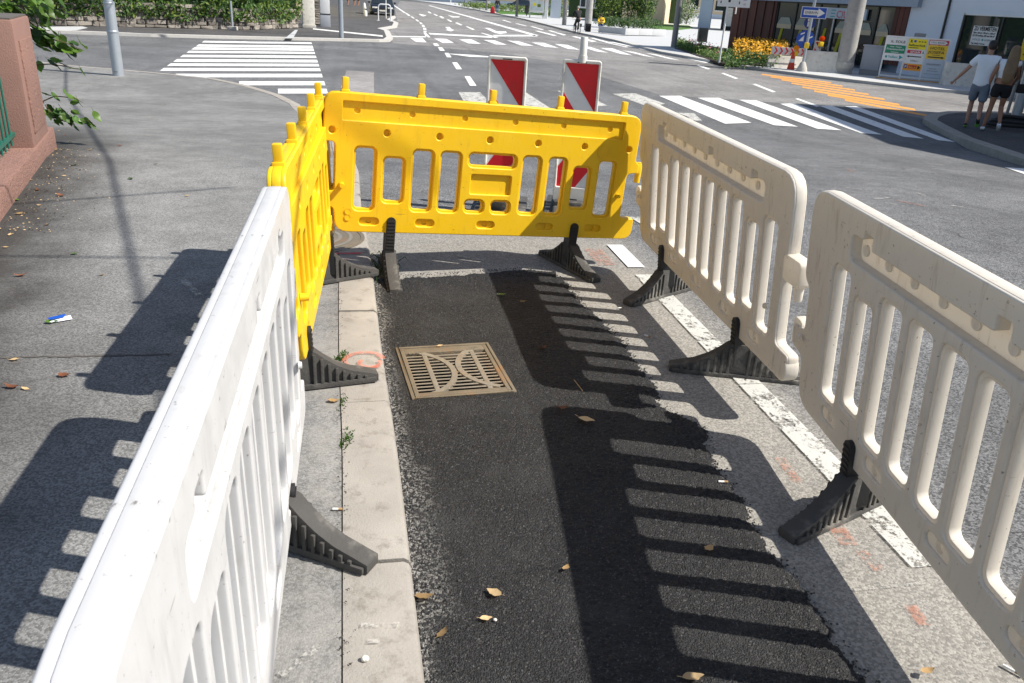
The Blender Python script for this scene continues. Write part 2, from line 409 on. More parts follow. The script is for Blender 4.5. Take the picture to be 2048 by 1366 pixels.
mat('sign_green', (.004, .23, .115), .4, .05, 4)
mat('sign_teal', (.0, .32, .33), .4, .05, 4)
mat('sign_crimson', (.55, .008, .03), .4, .05, 4)
mat('sign_grey', (.50, .56, .63), .45, .04, 4)
mat('cone_red', (.72, .055, .02), .5, .1, 6)
mat('lamp_amber', (.85, .33, .0), .2, .1, 9, trans=.3)
mat('lamp_red', (.75, .07, .0), .2, .1, 9, trans=.3)
mat('lamp_yellow', (.82, .56, .02), .45, .08, 6)
mat('timber_yellow', (.62, .31, .06), .7, .2, 5, bmp=.004, dirt=(.25, .14, .05), damt=.4)
mat('cabinet', (.36, .38, .42), .55, .06, 4)
mat('skin', (.42, .22, .15), .55, .08, 6)
mat('skin_tan', (.34, .165, .10), .55, .08, 6)
mat('hair_dark', (.018, .013, .011), .5, .2, 20)
mat('hair_blonde', (.20, .125, .06), .45, .3, 12, bmp=.004, bscale=50)
mat('hair_grey', (.3, .28, .26), .6, .2, 20)
mat('cloth_white', (.82, .84, .88), .85, .06, 6, bmp=.01, bscale=12)
mat('cloth_black', (.012, .012, .014), .85, .2, 8, bmp=.01, bscale=14)
mat('denim_grey', (.15, .18, .23), .85, .25, 9, bmp=.01, bscale=16)
mat('denim_blue', (.03, .07, .2), .85, .25, 9)
mat('cloth_yellow', (.72, .47, .02), .85, .12, 8, bmp=.01, bscale=14)
mat('cloth_red', (.6, .02, .03), .8, .1)
mat('shoe_green', (.12, .4, .05), .6, .2)
mat('car_black', (.012, .014, .018), .25, .1, 3, coat=.6)
mat('car_dark', (.02, .035, .055), .25, .1, 3, coat=.6)
mat('car_silver', (.45, .46, .47), .3, .06, 3, metal=.5, coat=.5)
mat('tyre', (.018, .018, .018), .85, .2)
mat('chrome', (.6, .6, .6), .2, .05, metal=.9)
mat('white_metal', (.75, .76, .76), .45, .06, 6)
mat('poster_art', (.55, .62, .62), .5, .45, 2.2)
mat('scrap_paper', (.78, .8, .86), .7, .05)
mat('cable_black', (.02, .02, .02), .7, .2)

# ------------------------------------------------------------------ road: one sheet, fine near the camera
KD = Vector((-.2205, .975))                                       # direction of the near kerb
PATCH_R = [(.99, -.6), (.985, .6), (.985, 1.45), (.985, 1.57), (.935, 1.72), (.925, 1.9), (.855, 2.1), (.845, 2.37), (.80, 2.6), (.79, 2.74), (.835, 2.85), (.72, 2.98), (.67, 3.04), (.655, 3.26), (.60, 3.5), (.575, 3.70), (.50, 3.95), (.40, 4.2), (.35, 4.44), (.31, 4.66)]
PATCH_T = [(.31, 4.66), (.25, 4.8), (.05, 4.79), (-.13, 4.72), (-.35, 4.62), (-.55, 4.55), (-.70, 4.50), (-.86, 4.44)]
def interp(pts, y):
    for a, b in zip(pts, pts[1:]):
        if a[1] <= y <= b[1]: return a[0] + (b[0] - a[0]) * (y - a[1]) / max(b[1] - a[1], 1e-6)
    return pts[-1][0] if y > pts[-1][1] else pts[0][0]
def patch_top(x):
    for a, b in zip(PATCH_T[1:], PATCH_T[2:]):
        if b[0] <= x <= a[0]: return a[1] + (b[1] - a[1]) * (a[0] - x) / (a[0] - b[0])
    return 4.66 if x > .25 else 4.44
KERB = [(.31, -.6), (.20, -.1), (-.05, .95), (-.16, 1.44), (-.39, 2.49), (-.61, 3.41), (-.74, 3.99), (-.89, 4.67), (-1.20, 5.92), (-1.53, 7.44), *[tuple(at(*q, .05)[:2]) for q in ((690, 270), (640, 242), (600, 208), (560, 189), (500, 171), (420, 155), (320, 146), (240, 138), (150, 131))], (-13, 20.9), (-17, 21.8), (-40, 27)]
def kerb_x(y): return interp(KERB[:12], y)
def axis(parts):
    o = []
    for a, b, st in parts: o += list(np.arange(a, b - 1e-6, st))
    return o
xs = axis([(-400, -40, 40), (-40, -3, 2), (-3, -1.2, .3), (-1.2, 2.6, .03), (2.6, 6, .3), (6, 40, 2), (40, 401, 40)])
ys = axis([(-60, -1, 4), (-1, .9, .3), (.9, 6.2, .03), (6.2, 6.5, .1)]) + YS + axis([(16.5, 20, 1), (20, 60, 5), (60, 601, 60)])
nx, ny = len(xs), len(ys)
V = []; dust = []
for y in ys:
    for x in xs:
        V.append((x, y, T(y)))
        a = 0.0
        if .8 < y < 6.3 and -1.2 < x < 2.7:
            line = 1.24 - .195 * (y - 2.6)                          # the white edge line
            a = 1.0 - min(max((x - line + .02) / .30, 0), 1)
            a *= min(max((6.25 - y) / .8, 0), 1)
            if y > 4.9: a *= .85
        dust.append(a)
me = bpy.data.meshes.new('road')
def in_grate(i, j):
    q = Vector(((xs[i] + xs[i + 1]) / 2 + .26, (ys[j] + ys[j + 1]) / 2 - 3.27))
    return abs(q.x * math.cos(.288) + q.y * math.sin(.288)) < .235 and abs(-q.x * math.sin(.288) + q.y * math.cos(.288)) < .27
me.from_pydata(V, [], [(j * nx + i, j * nx + i + 1, (j + 1) * nx + i + 1, (j + 1) * nx + i) for j in range(ny - 1) for i in range(nx - 1) if not in_grate(i, j)])
at_ = me.attributes.new('dust', 'FLOAT', 'POINT'); at_.data.foreach_set('value', dust)
me.materials.append(MATS['road'])
road = tag(obj('road', me), 'grey worn asphalt road running to the crossing', None, None, 'structure')

# ------------------------------------------------------------------ pavement on the left with kerb stones
SW = .05
out = [p for p in KERB]
inner = []
for i, p in enumerate(out):
    a = Vector(out[max(i - 1, 0)]); b = Vector(out[min(i + 1, len(out) - 1)]); t = (b - a).normalized()
    inner.append(tuple(Vector(p) + Vector((-t.y, t.x)) * .2))
pv = drape('pavement', inner + [(-40, -.6)], SW, 'pavement', .3)
tag(pv, 'grey asphalt pavement beside the barriers, strewn with leaves')
kerb = thing('kerb', (0, 0, 0), 'row of worn concrete kerb stones along the fresh asphalt', None); kerb['kind'] = 'structure'

L = [Vector(p) for p in out]; cum = [0]
for a, b in zip(L, L[1:]): cum.append(cum[-1] + (b - a).length)
def along(s):
    for i in range(len(L) - 1):
        if s <= cum[i + 1]:
            t = (L[i + 1] - L[i]).normalized(); return L[i] + t * (s - cum[i]), t
    return L[-1], (L[-1] - L[-2]).normalized()
s = .55
while s < 29:
    ln = 1.0; pts = []
    st = [s + .006 + (ln - .012) * k / 4 for k in range(5)]
    mb = MB(); vs = []
    jz = rng.uniform(-.004, .004)
    for q in st:
        p, t = along(q); nrm = Vector((-t.y, t.x)); z = T(p.y) + SW + jz
        prof = [(0, -.2), (0, -.022), (.007, -.006), (.022, .003), (.196, .004), (.196, -.2)]
        vs += [(p.x + nrm.x * a_, p.y + nrm.y * a_, z + b_) for a_, b_ in prof]
    n = 6; fs = [(i * n + k, i * n + (k + 1) % n, (i + 1) * n + (k + 1) % n, (i + 1) * n + k) for i in range(4) for k in range(n)] + [tuple(range(n)), tuple(range(4 * n, 5 * n))]
    mb.add(vs, fs).build('kerb_stone', 'kerb', kerb, True, 0, 35)
    s += ln
# rest of the kerb towards the side road, too far to tell the stones apart
mb = MB(); vs = []
st = [s + 1.0 * k for k in range(20)]
for q in st:
    p, t = along(q); nrm = Vector((-t.y, t.x)); z = T(p.y) + SW
    vs += [(p.x + nrm.x * a_, p.y + nrm.y * a_, z + b_) for a_, b_ in ((0, -.2), (0, 0), (.02, .004), (.196, .004), (.196, -.2))]
mb.add(vs, [(i * 5 + k, i * 5 + (k + 1) % 5, (i + 1) * 5 + (k + 1) % 5, (i + 1) * 5 + k) for i in range(19) for k in range(5)]).build('kerb_run', 'kerb', kerb)

# ------------------------------------------------------------------ fresh black asphalt patch
mt, nt, b = start('fresh_asphalt'); p = pos(nt)
chip = nn(nt, 'ShaderNodeSeparateColor'); nt.links.new(vor(nt, p, 210, 'Color'), chip.inputs[0])
fine = noi(nt, p, 420, 2)
c = mix(nt, ramp(nt, chip.outputs[0], .2, 1), (.0125, .0125, .013), (.034, .0335, .034))
c = mix(nt, ramp(nt, math_(nt, 'ADD', chip.outputs[1], math_(nt, 'MULTIPLY', fine, .1)), .985, 1.0, 0, .6), c, (.12, .115, .11))
rim = nn(nt, 'ShaderNodeAttribute', attribute_name='dust').outputs['Fac']
c = mix(nt, math_(nt, 'MULTIPLY', rim, ramp(nt, noi(nt, p, 95, 4, .7), .48, .6)), c, (.40, .385, .35))
c = mix(nt, ramp(nt, noi(nt, p, 3.2, 5, .65), .46, .74, 0, .5), c, (.052, .051, .05))
nt.links.new(c, b.inputs['Base Color']); b.inputs['Roughness'].default_value = .62; b.inputs['Specular IOR Level'].default_value = .3
h = math_(nt, 'ADD', math_(nt, 'MULTIPLY', vor(nt, p, 190), -1), math_(nt, 'MULTIPLY', fine, .6))
nt.links.new(bump(nt, h, .9, .006), b.inputs['Normal'])
G0 = Vector((-.26, 3.27)); GA = R_(16.5); GSX, GSY = .455, .53     # drain grate: centre, turn, size
gx = Vector((math.cos(GA), math.sin(GA))); gy = Vector((-math.sin(GA), math.cos(GA)))
st = .0085
yy = list(np.arange(.75, 4.84, st)); xx = list(np.arange(-.95, 1.06, st))
idx = {}; V = []; F = []; D = []
for j, y in enumerate(yy):
    xr = interp(PATCH_R, y) + .035 * noise.noise((y * 7, 3.1, 0)) + .022 * noise.noise((y * 26, 1.7, 0)) + .012 * noise.noise((y * 80, 9.7, 0))
    kx = kerb_x(y) + .004
    for i, x in enumerate(xx):
        if x < kx - st or x > xr: continue
        yt = patch_top(x) + .03 * noise.noise((x * 11, 7.7, 0)) + .015 * noise.noise((x * 50, 4, 0))
        if y > yt: continue
        q = Vector((x, y)) - G0; lx, ly = q.dot(gx), q.dot(gy)
        if abs(lx) < GSX / 2 - .01 and abs(ly) < GSY / 2 - .01: continue
        e = min(xr - x, yt - y)                                    # distance to the raw edge
        z = .016 * min(e / .05, 1) ** .6 - .002
        rough = 1.6 if e < .16 else 1.0
        ke = max(x - kx, 0)
        if ke < .1: rough = 1.5
        z += .0062 * rough * (noise.noise((x * 62, y * 62, 0)) * .6 + noise.noise((x * 125, y * 125, 5)) * .55)
        z += .004 * noise.noise((x * 3, y * 3, 2))
        if abs(lx) < GSX / 2 + .03 and abs(ly) < GSY / 2 + .03: z = min(z, .012)
        idx[(i, j)] = len(V); V.append((x, y, z))
        dk = max(0, 1 - ke / (.03 + .07 * (noise.noise((y * 3, 0, 0)) + .5)))
        if 1.7 < y < 2.45: dk = max(dk, 1 - ke / .13) if ke < .13 else dk
        D.append(min(dk, 1) * .9)
for (i, j), a in idx.items():
    q = [idx.get((i + 1, j)), idx.get((i + 1, j + 1)), idx.get((i, j + 1))]
    if None not in q: F.append((a, *q))
me = bpy.data.meshes.new('fresh_asphalt'); me.from_pydata(V, [], F)
at_ = me.attributes.new('dust', 'FLOAT', 'POINT'); at_.data.foreach_set('value', D)
me.materials.append(mt)
for pl in me.polygons: pl.use_smooth = True
tag(obj('asphalt_patch', me), 'fresh black asphalt strip with a ragged edge around the drain', None, None, 'structure')
# loose chippings along the raw edge
mb = MB(); r2 = random.Random(3)
for k in range(1100):
    if k < 650:
        y = r2.uniform(.95, 4.62); x = interp(PATCH_R, y) + r2.gauss(-.004, .016)
    elif k < 850:
        x = r2.uniform(-.8, .3); y = patch_top(x) + r2.gauss(-.004, .014)
    else:
        y = r2.uniform(.95, 4.3); x = kerb_x(y) + abs(r2.gauss(.015, .05))
    r = r2.uniform(.002, .0052); c = Vector((x, y, .004 + r * .5 + (.012 if x < interp(PATCH_R, y) - .03 else 0)))
    vs = [c + Vector(q) * r * r2.uniform(.7, 1.3) for q in ((1, 0, 0), (0, 1, 0), (-1, 0, 0), (0, -1, 0), (0, 0, .9), (0, 0, -.9))]
    mb.add(vs, [(0, 1, 4), (1, 2, 4), (2, 3, 4), (3, 0, 4), (1, 0, 5), (2, 1, 5), (3, 2, 5), (0, 3, 5)])
mat('chip_black', (.03, .03, .031), .6, .5, 60, world=True)
tag(mb.build('loose_chippings', 'chip_black'), 'loose black asphalt chippings along the ragged patch edge', None, None, 'stuff')

# ------------------------------------------------------------------ markings
asphalt('carriageway', .13, .30, (1.03, 1.0, .97), 110)
tag(drape('main_carriageway', [tuple(at(*q)[:2]) for q in ((786, 86), (900, 97), (1010, 107), (1120, 127), (1215, 158), (1320, 190), (1560, 206), (1720, 212), (1850, 238), (1990, 222), (2048, 226), (2048, 195), (1900, 182), (1680, 164), (1500, 141), (1320, 109), (1150, 68), (1050, 42), (950, 21), (880, 9), (800, 2), (790, 20), (796, 48), (775, 66))], .003, 'carriageway'), 'paler worn asphalt of the main street beyond the crossing')
def stripe(poly, mt, parent=None, name='stripe', dz=.007):
    return drape(name, [tuple(p[:2]) for p in poly], dz, mt, 0, parent, kind=None)
def px_poly(pts): return [at(*p) for p in pts]
def marking(name, label):
    o = thing(name, (0, 0, 0), label, None); o['kind'] = 'structure'; return o
zl = marking('zebra_crossing', 'white zebra crossing over the side road on the left')
ZV = [(868, 915), (795, 835), (722, 757), (668, 697), (625, 650), (585, 612), (545, 568), (508, 528), (475, 498), (448, 470), (415, 432)]
for k, (v0, v1) in enumerate(ZV):
    v0, v1 = v0 / 4.876, v1 / 4.876; e = -3.2 * (149 - min(v0, 149)) / 64
    def xl(v): return {0: 556, 1: 478, 2: 352}.get(k, 318 + (143 - v) * 1.48)
    def xr_(v): return 655 - (184 - v) * .325
    stripe([at(xl(v0 + e), v0 + e), at(xr_(v0), v0), at(xr_(v1), v1), at(xl(v1 + e), v1 + e)], 'white_paint', zl)
zr = marking('zebra_crossing', 'white zebra crossing beyond the yellow barrier, wide bars')
ZR = [px_poly(q) for q in [[(1225, 188), (1270, 187), (1330, 208), (1300, 215)], [(1318, 192), (1360, 192), (1503, 246), (1450, 248)], [(1395, 196), (1437, 196), (1596, 254), (1548, 251)], [(1478, 200), (1512, 201), (1683, 261), (1634, 258)], [(1560, 208), (1590, 207), (1765, 270), (1722, 267)], [(1638, 212), (1664, 212), (1848, 278), (1806, 274)], [(1690, 213), (1712, 213), (1912, 285), (1876, 281)], [(1115, 182), (1160, 184), (1215, 212), (1160, 215)], [(1000, 183), (1050, 184), (1108, 222), (1045, 222)], [(917, 185), (960, 185), (985, 210), (930, 208)]]]
for k, q in enumerate(ZR): stripe(q, 'white_paint' if 0 < k < 7 else 'white_paint_worn', zr)
zf = marking('zebra_crossing', 'far row of short white crossing bars before the stop line')
for q in [[(820, 76), (845, 76), (853, 85), (832, 84)], [(868, 77), (893, 78), (908, 86), (885, 86)], [(918, 79), (943, 79), (962, 88), (937, 87)], [(967, 80), (990, 81), (1014, 90), (992, 89)], [(1014, 81), (1038, 83), (1068, 92), (1042, 91)], [(1063, 85), (1088, 86), (1117, 96), (1090, 94)], [(1109, 88), (1135, 90), (1160, 100), (1136, 98)], [(1158, 92), (1180, 94), (1217, 106), (1192, 103)], [(1200, 96), (1225, 97), (1265, 111), (1241, 108)], [(1244, 101), (1268, 104), (1312, 116), (1288, 112)], [(1290, 106), (1312, 109), (1360, 121), (1338, 118)]]:
    stripe(px_poly(q), 'white_paint', zf)
zo = marking('temporary_crossing', 'orange temporary crossing bars on the right-hand side street')
OR = [((1522, 150), (1662, 167)), ((1540, 155), (1685, 174)), ((1562, 161), (1710, 182)), ((1582, 168), (1738, 191)), ((1604, 176), (1770, 201)), ((1628, 184), (1800, 212)), ((1655, 192), (1832, 222)), ((1690, 202), (1866, 236))]
for a, b_ in OR:
    p, q = at(*a), at(*b_); n = Vector((.18, .52, 0))
    stripe([p, q, q + n, p + n], 'orange_paint', zo)
lm = marking('lane_markings', 'white lane lines, dashes and arrows on the main road')
for q in [[(929, 153), (940, 153), (953, 172), (940, 172)], [(904, 125), (914, 125), (924, 139), (913, 139)], [(889, 106), (897, 106), (903, 115), (894, 115)], [(876, 95), (884, 95), (890, 102), (880, 102)], [(866, 87), (874, 87), (879, 92), (869, 92)],
          [(782, 72), (855, 73), (855, 75), (782, 74)], [(857, 66), (983, 73), (985, 76), (860, 69)], [(985, 70), (1070, 70), (1075, 73), (990, 73)],
          [(856, 11), (860, 11), (1078, 71), (1068, 72)], [(847, 66), (852, 66), (861, 75), (853, 75)], [(961, 66), (965, 66), (997, 75), (990, 76)],
          [(847, 62), (853, 62), (853, 65), (847, 65)], [(846, 56), (852, 56), (853, 60), (847, 60)], [(843, 50), (848, 50), (850, 54), (845, 54)], [(838, 45), (842, 45), (846, 48), (841, 48)], [(830, 39), (834, 39), (839, 43), (835, 43)], [(821, 33), (824, 33), (830, 37), (826, 37)], [(810, 26), (813, 26), (821, 31), (817, 32)],
          [(787, 11), (790, 11), (812, 26), (808, 26)],
          [(910, 46), (914, 45), (925, 50), (922, 51)], [(931, 53), (935, 53), (950, 59), (945, 60)], [(893, 39), (897, 39), (905, 43), (901, 44)], [(878, 33), (882, 32), (889, 36), (885, 37)], [(866, 28), (869, 28), (876, 31), (873, 32)], [(855, 24), (858, 23), (864, 27), (860, 27)],
          [(1070, 62), (1077, 62), (1114, 71), (1107, 72)], [(1095, 61), (1101, 61), (1133, 70), (1127, 71)], [(1143, 73), (1152, 73), (1194, 83), (1184, 84)], [(1180, 76), (1187, 76), (1225, 86), (1218, 87)], [(1060, 53), (1065, 53), (1088, 59), (1083, 60)], [(1030, 47), (1035, 47), (1055, 52), (1050, 52)], [(1003, 40), (1008, 40), (1024, 45), (1019, 45)],
          [(1218, 87), (1224, 87), (1258, 94), (1252, 95)], [(1218, 84), (1226, 84), (1330, 106), (1320, 107)], [(1330, 107), (1340, 107), (1420, 125), (1410, 126)], [(1392, 131), (1397, 130), (1421, 138), (1415, 139)], [(1442, 147), (1447, 146), (1477, 157), (1470, 158)], [(1505, 169), (1511, 168), (1552, 184), (1545, 185)],
          [(889, 107), (945, 110), (1010, 116), (940, 114)], [(1590, 198), (1596, 197), (1640, 213), (1633, 214)]]:
    stripe(px_poly(q), 'white_paint', lm, 'line')
for q in [[(890, 54), (899, 54), (904, 59), (909, 60), (902, 63), (891, 60), (896, 59)], [(969, 56), (978, 56), (994, 63), (1012, 63), (1014, 66), (1000, 68), (990, 66)], [(838, 28), (850, 30), (853, 31), (846, 33), (838, 29)], [(895, 30), (908, 33), (920, 33), (918, 35), (905, 35)]]:
    stripe(px_poly(q), 'white_paint', lm, 'arrow')
ar = px_poly([(1352, 226), (1388, 227), (1405, 243), (1382, 241), (1374, 233)])
stripe(ar, 'white_paint_worn', lm, 'arrow')
stripe(px_poly([(2008, 335), (2048, 338), (2048, 349)]), 'white_paint', lm, 'line')
for q in [[(.67, 5.4), (.85, 5.45), (.98, 4.72), (.80, 4.66)]]: pass
# edge line beside the patch, broken and worn
LD = Vector((-.192, .981)); LN = Vector((.981, .192))
def eline(s0, s1, mt_, o=1.225):
    a = Vector((o, 2.42))
    stripe([a + LD * s0, a + LD * s1, a + LD * s1 + LN * .115, a + LD * s0 + LN * .115], mt_, lm, 'line')
for s0, s1, mt_ in ((-.38, .9, 'white_paint_worn'), (.905, 2.45, 'white_paint_worn'), (2.6, 3.1, 'white_paint')): eline(s0, s1, mt_)
stripe([(1.02, 5.9), (.88, 6.3), (.98, 6.32), (1.12, 5.92)], 'white_paint_worn', lm, 'line')
# grey repair square by the crossing
asphalt('repair', .15, .36, (1.05, 1, .97), 120)
tag(drape('repair_patch', [tuple(at(*q)[:2]) for q in [(693, 141), (748, 144), (748, 215), (672, 205)]], .0035, 'repair'), 'square repair of paler asphalt beyond the barriers')

# the one long seam across the pavement
mt_s = MATS['mortar']; r8 = random.Random(2); top_, bot_ = [], []
for i in range(40):
    u = -60 + 400 * i / 39; q = at(u, 716 - .02 * u + r8.uniform(-1.2, 1.2), SW); w_ = r8.uniform(.003, .009); top_.append((q.x, q.y + w_)); bot_.append((q.x, q.y - w_))
tag(drape('pavement_seam', bot_ + top_[::-1], SW + .003, 'mortar'), 'dark cracked seam running across the left pavement')
# ------------------------------------------------------------------ site barriers
BAR = {}
def barrier_meshes(kind):
    if kind in BAR: return BAR[kind]
    D = {}
    if kind == 'yellow':
        mt = 'yellow_plastic'; W, H, k = 2.1, .85, .904
        outl = roundpoly([(0, .85, .085), (0, .56, .02), (.072, .56, .03), (.072, .262, .02), (.0, .255, .01), (.0, .165, .01), (.072, .16, .04), (.085, 0, .14), (2.16, 0, .12), (2.16, .15, .02), (2.05, .15, .03), (2.05, .46, .03), (2.13, .47, .01), (2.13, .53, .01), (2.1, .55, .02), (2.1, .85, .085)])
        slots = [(.198, .152, .312, .528), (.377, .206, .494, .475), (.56, .157, .677, .53), (.739, .158, .857, .53), (.922, .462, 1.229, .533), (.918, .160, 1.034, .228), (1.10, .160, 1.216, .228), (1.292, .162, 1.403, .533), (1.474, .164, 1.585, .533), (1.657, .210, 1.772, .483), (1.842, .162, 1.951, .533)]
        rec = [rr(.111, .69, 1.976, .80, .006, 2), rr(.94, .276, 1.215, .404, .012)]
        dim = [(.198 + .336 * i, .655 if 0 else .665) for i in range(0)] + [(.05 + .3305 * i, .627) for i in range(7)]
        ob = [.294, .655, 1.068, 1.489, 1.851]
        ribs = [(.198 + .336 * i, .748) for i in range(6)]
        feet = (.436, 1.712)
    else:
        mt = 'white_plastic'; W, H, k = 2.01, .85, .98 if kind == 'white' else 1.02; S = .12
        outl = roundpoly([(0, .85, .11), (0, .50, .03), (.05, .47, .02), (.05, .30, .02), (-.05, .29, .02), (-.05, .20, .02), (.05, .19, .03), (.06, 0, .16), (1.985 + S, 0, .10), (1.985 + S, .125, .02), (1.86 + S, .13, .03), (1.86 + S, .43, .02), (1.87 + S, .52, .02), (1.89 + S, .53, .02), (1.89 + S, .85, .11)])
        cs = [.945 + S + (i - 4.5) * .1715 for i in range(10)]
        slots = [(c - .057, .175 if i in (1, 8) else .128, c + .057, .567 if i in (1, 8) else .625) for i, c in enumerate(cs)]
        rec = [roundpoly([(.21, .675, .03), (1.63, .675, .03), (1.63, .765, .03), (1.55, .765, .01), (1.55, .79, .01), (1.49, .79, .01), (1.49, .745, .01), (1.05, .745, .01), (1.05, .79, .01), (.99, .79, .01), (.99, .745, .01), (.35, .745, .01), (.35, .79, .01), (.29, .79, .01), (.29, .765, .01), (.21, .765, .03)])]
        dim = []; ob = [q + S for q in (.213, .563, .953, 1.325, 1.66)]; ribs = [(.25 + S + .155 * i, .715) for i in range(9)]
        rec = [[(x + S, z) for x, z in r] for r in rec]
        feet = (.40 + S, 1.50 + S)
    if kind == 'white_clean': mt = 'white_plastic_clean'
    D['W'], D['H'], D['k'], D['mt'], D['feet'] = W, H, k, mt, feet
    sc = lambda lp: [(x * k, z * k) for x, z in lp]
    def grow(lp, d):
        n = len(lp); o = []; sg = 1 if poly_area(lp) > 0 else -1
        for i in range(n):
            t = (Vector(lp[(i + 1) % n]) - Vector(lp[i - 1])).normalized(); o.append((lp[i][0] + sg * t.y * d, lp[i][1] - sg * t.x * d))
        return o
    cups = ribs + dim + [(o, .072) for o in ob]
    core = [sc(outl)] + [sc(rr(*s_, .026)) for s_ in slots] + [sc(circ(x, z, .019)) for x, z in cups if kind == 'yellow' or z < .5] + ([sc(r) for r in rec] if kind != 'yellow' else [])
    core[0] = grow(core[0], .001)
    D['core'] = sheet2d(core, .0145 if kind == 'yellow' else .0175, .0015, mt, 'panel')
    g = .013
    skin = [sc(outl)] + [sc(rr(a - g, b - g, c + g, d + g, .036)) for a, b, c, d in slots] + [sc(r) for r in rec] + [sc(circ(x, z, .021)) for x, z in dim] + [sc(rr(o - .062, .048, o + .062, .096, .0235)) for o in ob]
    skin[0] = grow(skin[0], -.0005)
    hs = {'yellow': .0100, 'white': .0075, 'white_clean': .0115}[kind]; D['off'] = .012 + hs
    sk = sheet2d(skin, hs, .005, mt, 'skin')
    D['skin'] = sk
    D['back'] = sk if kind == 'yellow' else sheet2d([l for i, l in enumerate(skin) if not (1 + len(slots) <= i < 1 + len(slots) + len(rec))], hs, .005, mt, 'skin')
    D['cups'] = [(x * k, z * k) for x, z in cups]
    D['cup'] = MB().lathe([(.0195 * k, -.004), (.0195 * k, .004)], 12, (0, 0, 0), Matrix.Rotation(R_(90), 3, 'X')).mesh('dimple', mt)
    BAR[kind] = D
    return D
def poly_area(lp): return sum(lp[i][0] * lp[(i + 1) % len(lp)][1] - lp[(i + 1) % len(lp)][0] * lp[i][1] for i in range(len(lp))) / 2
def foot_mesh():
    mb = MB(); L_ = .31
    half = [(L_, 0), (L_, .032), (L_ - .05, .046), (.20, .062), (.14, .092), (.09, .128), (.055, .160), (.035, .168)]
    poly = half + [(-x, z) for x, z in reversed(half)]
    w2 = .031
    M = Matrix.Rotation(R_(90), 3, 'Z')
    mb.prism(poly, -w2, w2, M)
    top = lambda q: np.interp(abs(q), [.035, .055, .09, .14, .20, .26, .31], [.168, .160, .128, .092, .062, .046, .032])
    for sgn in (-1, 1):
        for q in [.045, .075, .105, .135, .165, .195, .225, .255]:
            for dq in (q, -q):
                zt = float(top(dq)) - .012
                if zt < .03: continue
                mb.box((sgn * (w2 + .004), dq, .012 + (zt - .012) / 2), (.012, .013, zt - .012))
        mb.box((sgn * (w2 + .005), 0, .012), (.012, 2 * L_ - .02, .022))
        n = 14
        for i in range(n):                                         # worn lip along the sloping top
            q = -L_ + .02 + (2 * L_ - .04) * i / (n - 1)
    return mb.mesh('foot', 'rubber', True, .003, 30)
FOOT = foot_mesh()
def stem_mesh():
    mb = MB(); mb.prism(rr(-.026, -.17, .026, .095, .024), -.044, .044)
    for i in range(9): mb.box((0, -.0455, -.09 + .02 * i), (.046, .004, .008))
    return mb.mesh('stem', 'rubber_black', True)
STEM = stem_mesh()
def barrier(label, left, right, lean, kind, ground=0.0, feet_turn=(0, 0), feet=None, group='site barriers around the patch', foot_off=(0, 0)):
    D = barrier_meshes(kind); k = D['k']
    a, b = Vector(left), Vector(right); x = (b - a).normalized()
    y = Vector((0, 0, 1)).cross(x).normalized(); z = x.cross(y)
    y0, z0 = y.copy(), z.copy()
    z = z0 * math.cos(lean) - y0 * math.sin(lean); y = z.cross(x)
    M = Matrix.Identity(4)
    for i in range(3): M[i][0], M[i][1], M[i][2], M[i][3] = x[i], y[i], z[i], a[i]
    root = thing('site_barrier', (0, 0, 0), label, 'barrier', 0, group); root.matrix_world = M
    p = obj('panel', D['core'], root)
    for s_, nm in ((-1, 'front_shell'), (1, 'back_shell')):
        q = obj(nm, D['skin'] if s_ < 0 else D['back'], p); q.location = (0, s_ * D['off'], 0)
    for cx, cz in D['cups']:
        q = obj('dimple', D['cup'], p); q.location = (cx, 0 if kind == 'yellow' or cz < .5 else .0095, cz)
    # coupling hooks at both ends
    mt = D['mt']; W = D['W'] * k
    if kind == 'yellow':
        hk = MB().bb(W + .005, W + .05, -.024, .024, .465 * k, .53 * k).tube([(W + .045, 0, .40 * k), (W + .045, 0, .54 * k)], .02, 10)
        hk.build('hook', mt, root, True, .004)
        MB().tube([(.115 * k, -.034, .30 * k), (.115 * k, -.066, .30 * k)], [.017, .013], 10).build('peg', mt, root, True)
        MB().tube([(2.0 * k, -.034, .31 * k), (2.0 * k, -.06, .31 * k)], [.014, .011], 10).build('peg', mt, root, True)
        MB().tube([(.012, 0, .18 * k), (.012, 0, .30 * k)], .02, 10).build('peg', mt, root, True)
        for i in range(5):
            px = (.125 + .4597 * i) * k; zz = D['H'] * k
            sk = MB().bb(px - .017, px + .017, -.017, .017, zz - .01, zz + .075).bb(px - .023, px + .023, -.022, .022, zz - .012, zz + .014)
            sk.build('lamp_socket', mt, root, True, .006)
    else:
        hk = MB().prism(rr(W - .03, .425 * k, W + .115, .535 * k, .02), -.028, .028)
        hk.tube([(W + .072, 0, .36 * k), (W + .072, 0, .44 * k)], [.016, .02], 12)
        hk.build('hook', mt, root, True, .008)
        MB().prism(rr(W - .02, -.0 * k, W + .10, .115 * k, .045), -.03, .03).build('hook', mt, root, True, .008)
        MB().prism(rr(-.07, .19 * k, .02, .315 * k, .03), -.022, .022).build('hook', mt, root, True, .008)
        for px in (.05, W - .11):
            MB().tube([(px, -.039, .27 * k), (px, -.049, .27 * k)], [.014, .011], 12).build('bolt', mt, root, True)
    inv = M.inverted()
    for i, fx in enumerate(feet or D['feet']):
        s_ = obj('stem', STEM, root); s_.location = (fx * k, 0, 0)
        f = obj('foot', FOOT, root)
        c = M @ Vector((fx * k, 0, 0)); c.z = ground; hx = Vector((x.x, x.y, 0)).normalized()
        ang = math.atan2(hx.y, hx.x) + feet_turn[i]
        c = c + Vector((-hx.y, hx.x, 0)) * foot_off[i]
        f.matrix_local = inv @ (Matrix.Translation(c) @ Matrix.Rotation(ang, 4, 'Z'))
    return root
